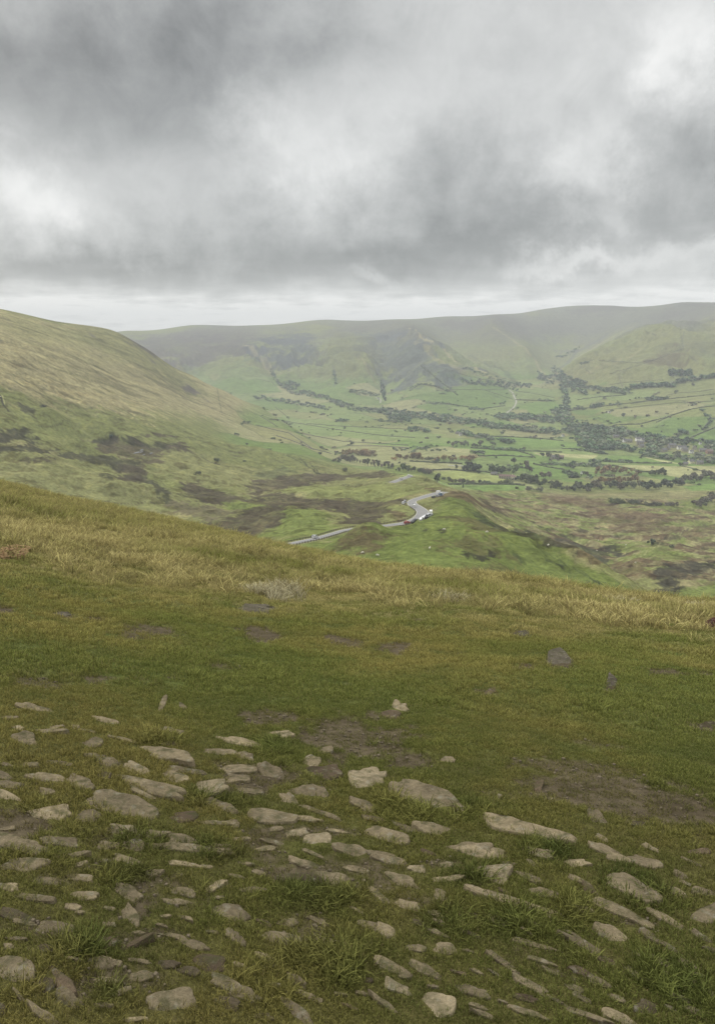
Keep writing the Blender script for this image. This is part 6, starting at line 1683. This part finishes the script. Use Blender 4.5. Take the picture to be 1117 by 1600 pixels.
for (r0, r1, dens, sc0) in ((1.05, 2.6, 3300, .72), (2.6, 5.2, 2300, .82), (5.2, 9.0, 700, 1.35), (9.0, 15.0, 260, 1.9)):
    x, y, r = band(r0, r1, dens)
    x2, y2, r2 = band(r0, r1, dens * .55, 75.0 if r1 < 6 else 58.0)
    k2 = np.abs(np.arctan2(x2, y2)) > math.radians(33)
    x, y, r = np.concatenate([x, x2[k2]]), np.concatenate([y, y2[k2]]), np.concatenate([r, r2[k2]])
    e = lookup(DT, x, y); keep = (rg.uniform(size=len(x)) > np.clip(e * 1.0, 0, .88)) & stone_mask(x, y)
    x, y, r, e = x[keep], y[keep], r[keep], e[keep]
    nb = fbm(x / .5, y / .5, 3, 701); nl = fbm(x / 2.2, y / 2.2, 3, 703); ns_ = fbm(x / .12, y / .12, 2, 705)
    lo = longness(x, y)
    idx = rg.choice([0, 1, 2], len(x)); idx = np.where((lo + .25 * ns_ > .55) & (rg.uniform(size=len(x)) < .25), 3, idx)
    idx = np.where((nb > .30) & (rg.uniform(size=len(x)) < .04), 3, idx)
    sc_ = sc0 * (.75 + .5 * rg.uniform(size=len(x))) * (1 + .45 * nb) * (1 - .35 * np.clip(e, 0, 1)) * (.8 + .5 * np.clip(lo, 0, 1))
    t = GA[None] + (GC - GA)[None] * np.clip(.24 + 1.7 * nl + .5 * ns_ + .8 * fbm(x / 6., y / 6., 2, 707), 0, 1)[:, None]
    t = t + (GB - t) * np.clip(-.05 + 1.2 * -nb + lo * .5, 0, 1)[:, None]
    t = t + (GD - t) * (sst(8.5, 13, r + 3 * nl) * np.clip(.6 + 1.2 * nb, 0, 1))[:, None]
    t = t * (.8 + .4 * rg.uniform(size=(len(x), 1)))
    t = t + (np.array([.12, .09, .045]) - t) * (np.clip(e, 0, 1) * .5)[:, None]
    t = t * (.80 + .35 * sst(2, 8, r))[:, None]
    put(x, y, idx, np.clip(sc_, .5, 4), t)
for (r0, r1, dens, sc0, azl) in ((10.0, 22.0, 42, 1.0, 50), (22.0, 45.0, 17, 1.35, 42), (45.0, 105.0, 5.0, 2.0, 36)):
    x, y, r = band(r0, r1, dens, azl)
    if r0 > 40:
        k_ = np.arctan2(x, y) < math.radians(8); x, y, r = x[k_], y[k_], r[k_]
    nb = fbm(x / 1.1, y / 1.1, 3, 21); nl = fbm(x / 4., y / 7., 3, 711); ns_ = fbm(x / 9., y / 5., 3, 713)
    keep = rg.uniform(size=len(x)) < np.clip(sst(10, 14, r + 5 * nl) * (.75 + nb), 0, 1)
    x, y, r, nb, nl, ns_ = x[keep], y[keep], r[keep], nb[keep], nl[keep], ns_[keep]
    idx = rg.choice([4, 5, 6], len(x), p=[.4, .35, .25])
    sc_ = sc0 * (.65 + .6 * rg.uniform(size=len(x))) * (1 + .6 * nb)
    tw = np.array([.500, .440, .190]); gr = np.array([.240, .250, .072]); dk = np.array([.085, .092, .030]); ol = np.array([.350, .330, .115])
    farf = sst(16, 30, r)[:, None]
    t = tw[None] * (1 - farf) + (tw * .2 + ol * .8)[None] * farf
    t = t + (gr - t) * np.clip(.15 + 1.8 * nl + .4 * ns_, 0, 1)[:, None]
    t = t + (dk - t) * np.clip(-.15 - 2.2 * nb + 1.3 * -ns_, 0, .9)[:, None]
    t = t * (.75 + .5 * rg.uniform(size=(len(x), 1)))
    put(x, y, idx, np.clip(sc_, .5, 4), t)
# bleached grass round the small rock
for (u, v, n_, s_) in [(432, 926, 26, 1.2), (440, 932, 20, .9), (1090, 950, 10, 1), (960, 945, 14, 1.2), (700, 940, 14, 1.1)]:
    c = cast(u, v); x = c[0] + rg.normal(0, .25, n_); y = c[1] + rg.normal(0, .3, n_)
    put(x, y, rg.choice([4, 5], n_), s_ * rg.uniform(.7, 1.2, n_), np.tile(np.array([[.50, .46, .30]]), (n_, 1)))
PTS = np.concatenate(PTS); IDX = np.concatenate(IDX); SCL = np.concatenate(SCL); TIN = np.concatenate(TIN)
npts = len(PTS)
gm = bpy.data.meshes.new('grass'); gm.vertices.add(npts); gm.vertices.foreach_set('co', PTS.astype(np.float32).ravel())
a_ = gm.attributes.new('pick', 'INT', 'POINT'); a_.data.foreach_set('value', IDX.astype(np.int32))
a_ = gm.attributes.new('scl', 'FLOAT', 'POINT'); a_.data.foreach_set('value', SCL.astype(np.float32))
a_ = gm.attributes.new('rot', 'FLOAT_VECTOR', 'POINT'); ro = np.stack([rg.normal(0, .12, npts) - .12, rg.normal(0, .12, npts), rg.uniform(0, 6.28, npts)], 1); a_.data.foreach_set('vector', ro.astype(np.float32).ravel())
a_ = gm.attributes.new('tint', 'FLOAT_COLOR', 'POINT'); a_.data.foreach_set('color', np.concatenate([TIN, np.ones((npts, 1))], 1).astype(np.float32).ravel())
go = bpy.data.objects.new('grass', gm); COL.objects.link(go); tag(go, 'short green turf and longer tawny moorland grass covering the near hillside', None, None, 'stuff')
ng = bpy.data.node_groups.new('grass_scatter', 'GeometryNodeTree')
ng.interface.new_socket('Geometry', in_out='INPUT', socket_type='NodeSocketGeometry'); ng.interface.new_socket('Geometry', in_out='OUTPUT', socket_type='NodeSocketGeometry')
gi = ng.nodes.new('NodeGroupInput'); gt = ng.nodes.new('NodeGroupOutput'); ip = ng.nodes.new('GeometryNodeInstanceOnPoints'); jn = ng.nodes.new('GeometryNodeJoinGeometry')
for ob in reversed(TUF):
    n_ = ng.nodes.new('GeometryNodeObjectInfo'); n_.inputs['Object'].default_value = ob; n_.inputs['As Instance'].default_value = True
    ng.links.new(n_.outputs['Geometry'], jn.inputs[0])
ng.links.new(gi.outputs[0], ip.inputs['Points']); ng.links.new(jn.outputs[0], ip.inputs['Instance']); ip.inputs['Pick Instance'].default_value = True
def named(nm, ty):
    n_ = ng.nodes.new('GeometryNodeInputNamedAttribute'); n_.data_type = ty; n_.inputs['Name'].default_value = nm
    return n_.outputs['Attribute']
ng.links.new(named('pick', 'INT'), ip.inputs['Instance Index']); ng.links.new(named('rot', 'FLOAT_VECTOR'), ip.inputs['Rotation']); ng.links.new(named('scl', 'FLOAT'), ip.inputs['Scale'])
ng.links.new(ip.outputs[0], gt.inputs[0])
md = go.modifiers.new('scatter', 'NODES'); md.node_group = ng
print('grass', npts, round(time.time() - T0, 1))
# ------------------------------------------------------------------ haze
zt = float(Zg.max()) + 40
zb_ = float(Zg.min()) - 1
S = 9800.0
bm = bmesh.new()
bmesh.ops.create_cube(bm, size=1.0)
me = bpy.data.meshes.new('haze'); 
for v_ in bm.verts:
    v_.co = ((v_.co.x) * 2 * S, v_.co.y * 2 * S, zb_ if v_.co.z < 0 else max(zt, 5))
bm.to_mesh(me); bm.free()
hz = bpy.data.objects.new('haze', me); COL.objects.link(hz); hz['kind'] = 'stuff'
mh = bpy.data.materials.new('haze'); mh.use_nodes = True
nt = mh.node_tree; nt.nodes.clear()
pv = nt.nodes.new('ShaderNodeVolumePrincipled')
pv.inputs['Color'].default_value = (.89, .95, 1.0, 1)
pv.inputs['Density'].default_value = HAZE
pv.inputs['Anisotropy'].default_value = 0.0
ow = nt.nodes.new('ShaderNodeOutputMaterial')
nt.links.new(pv.outputs[0], ow.inputs['Volume'])
me.materials.append(mh)
print('done', round(time.time() - T0, 1))
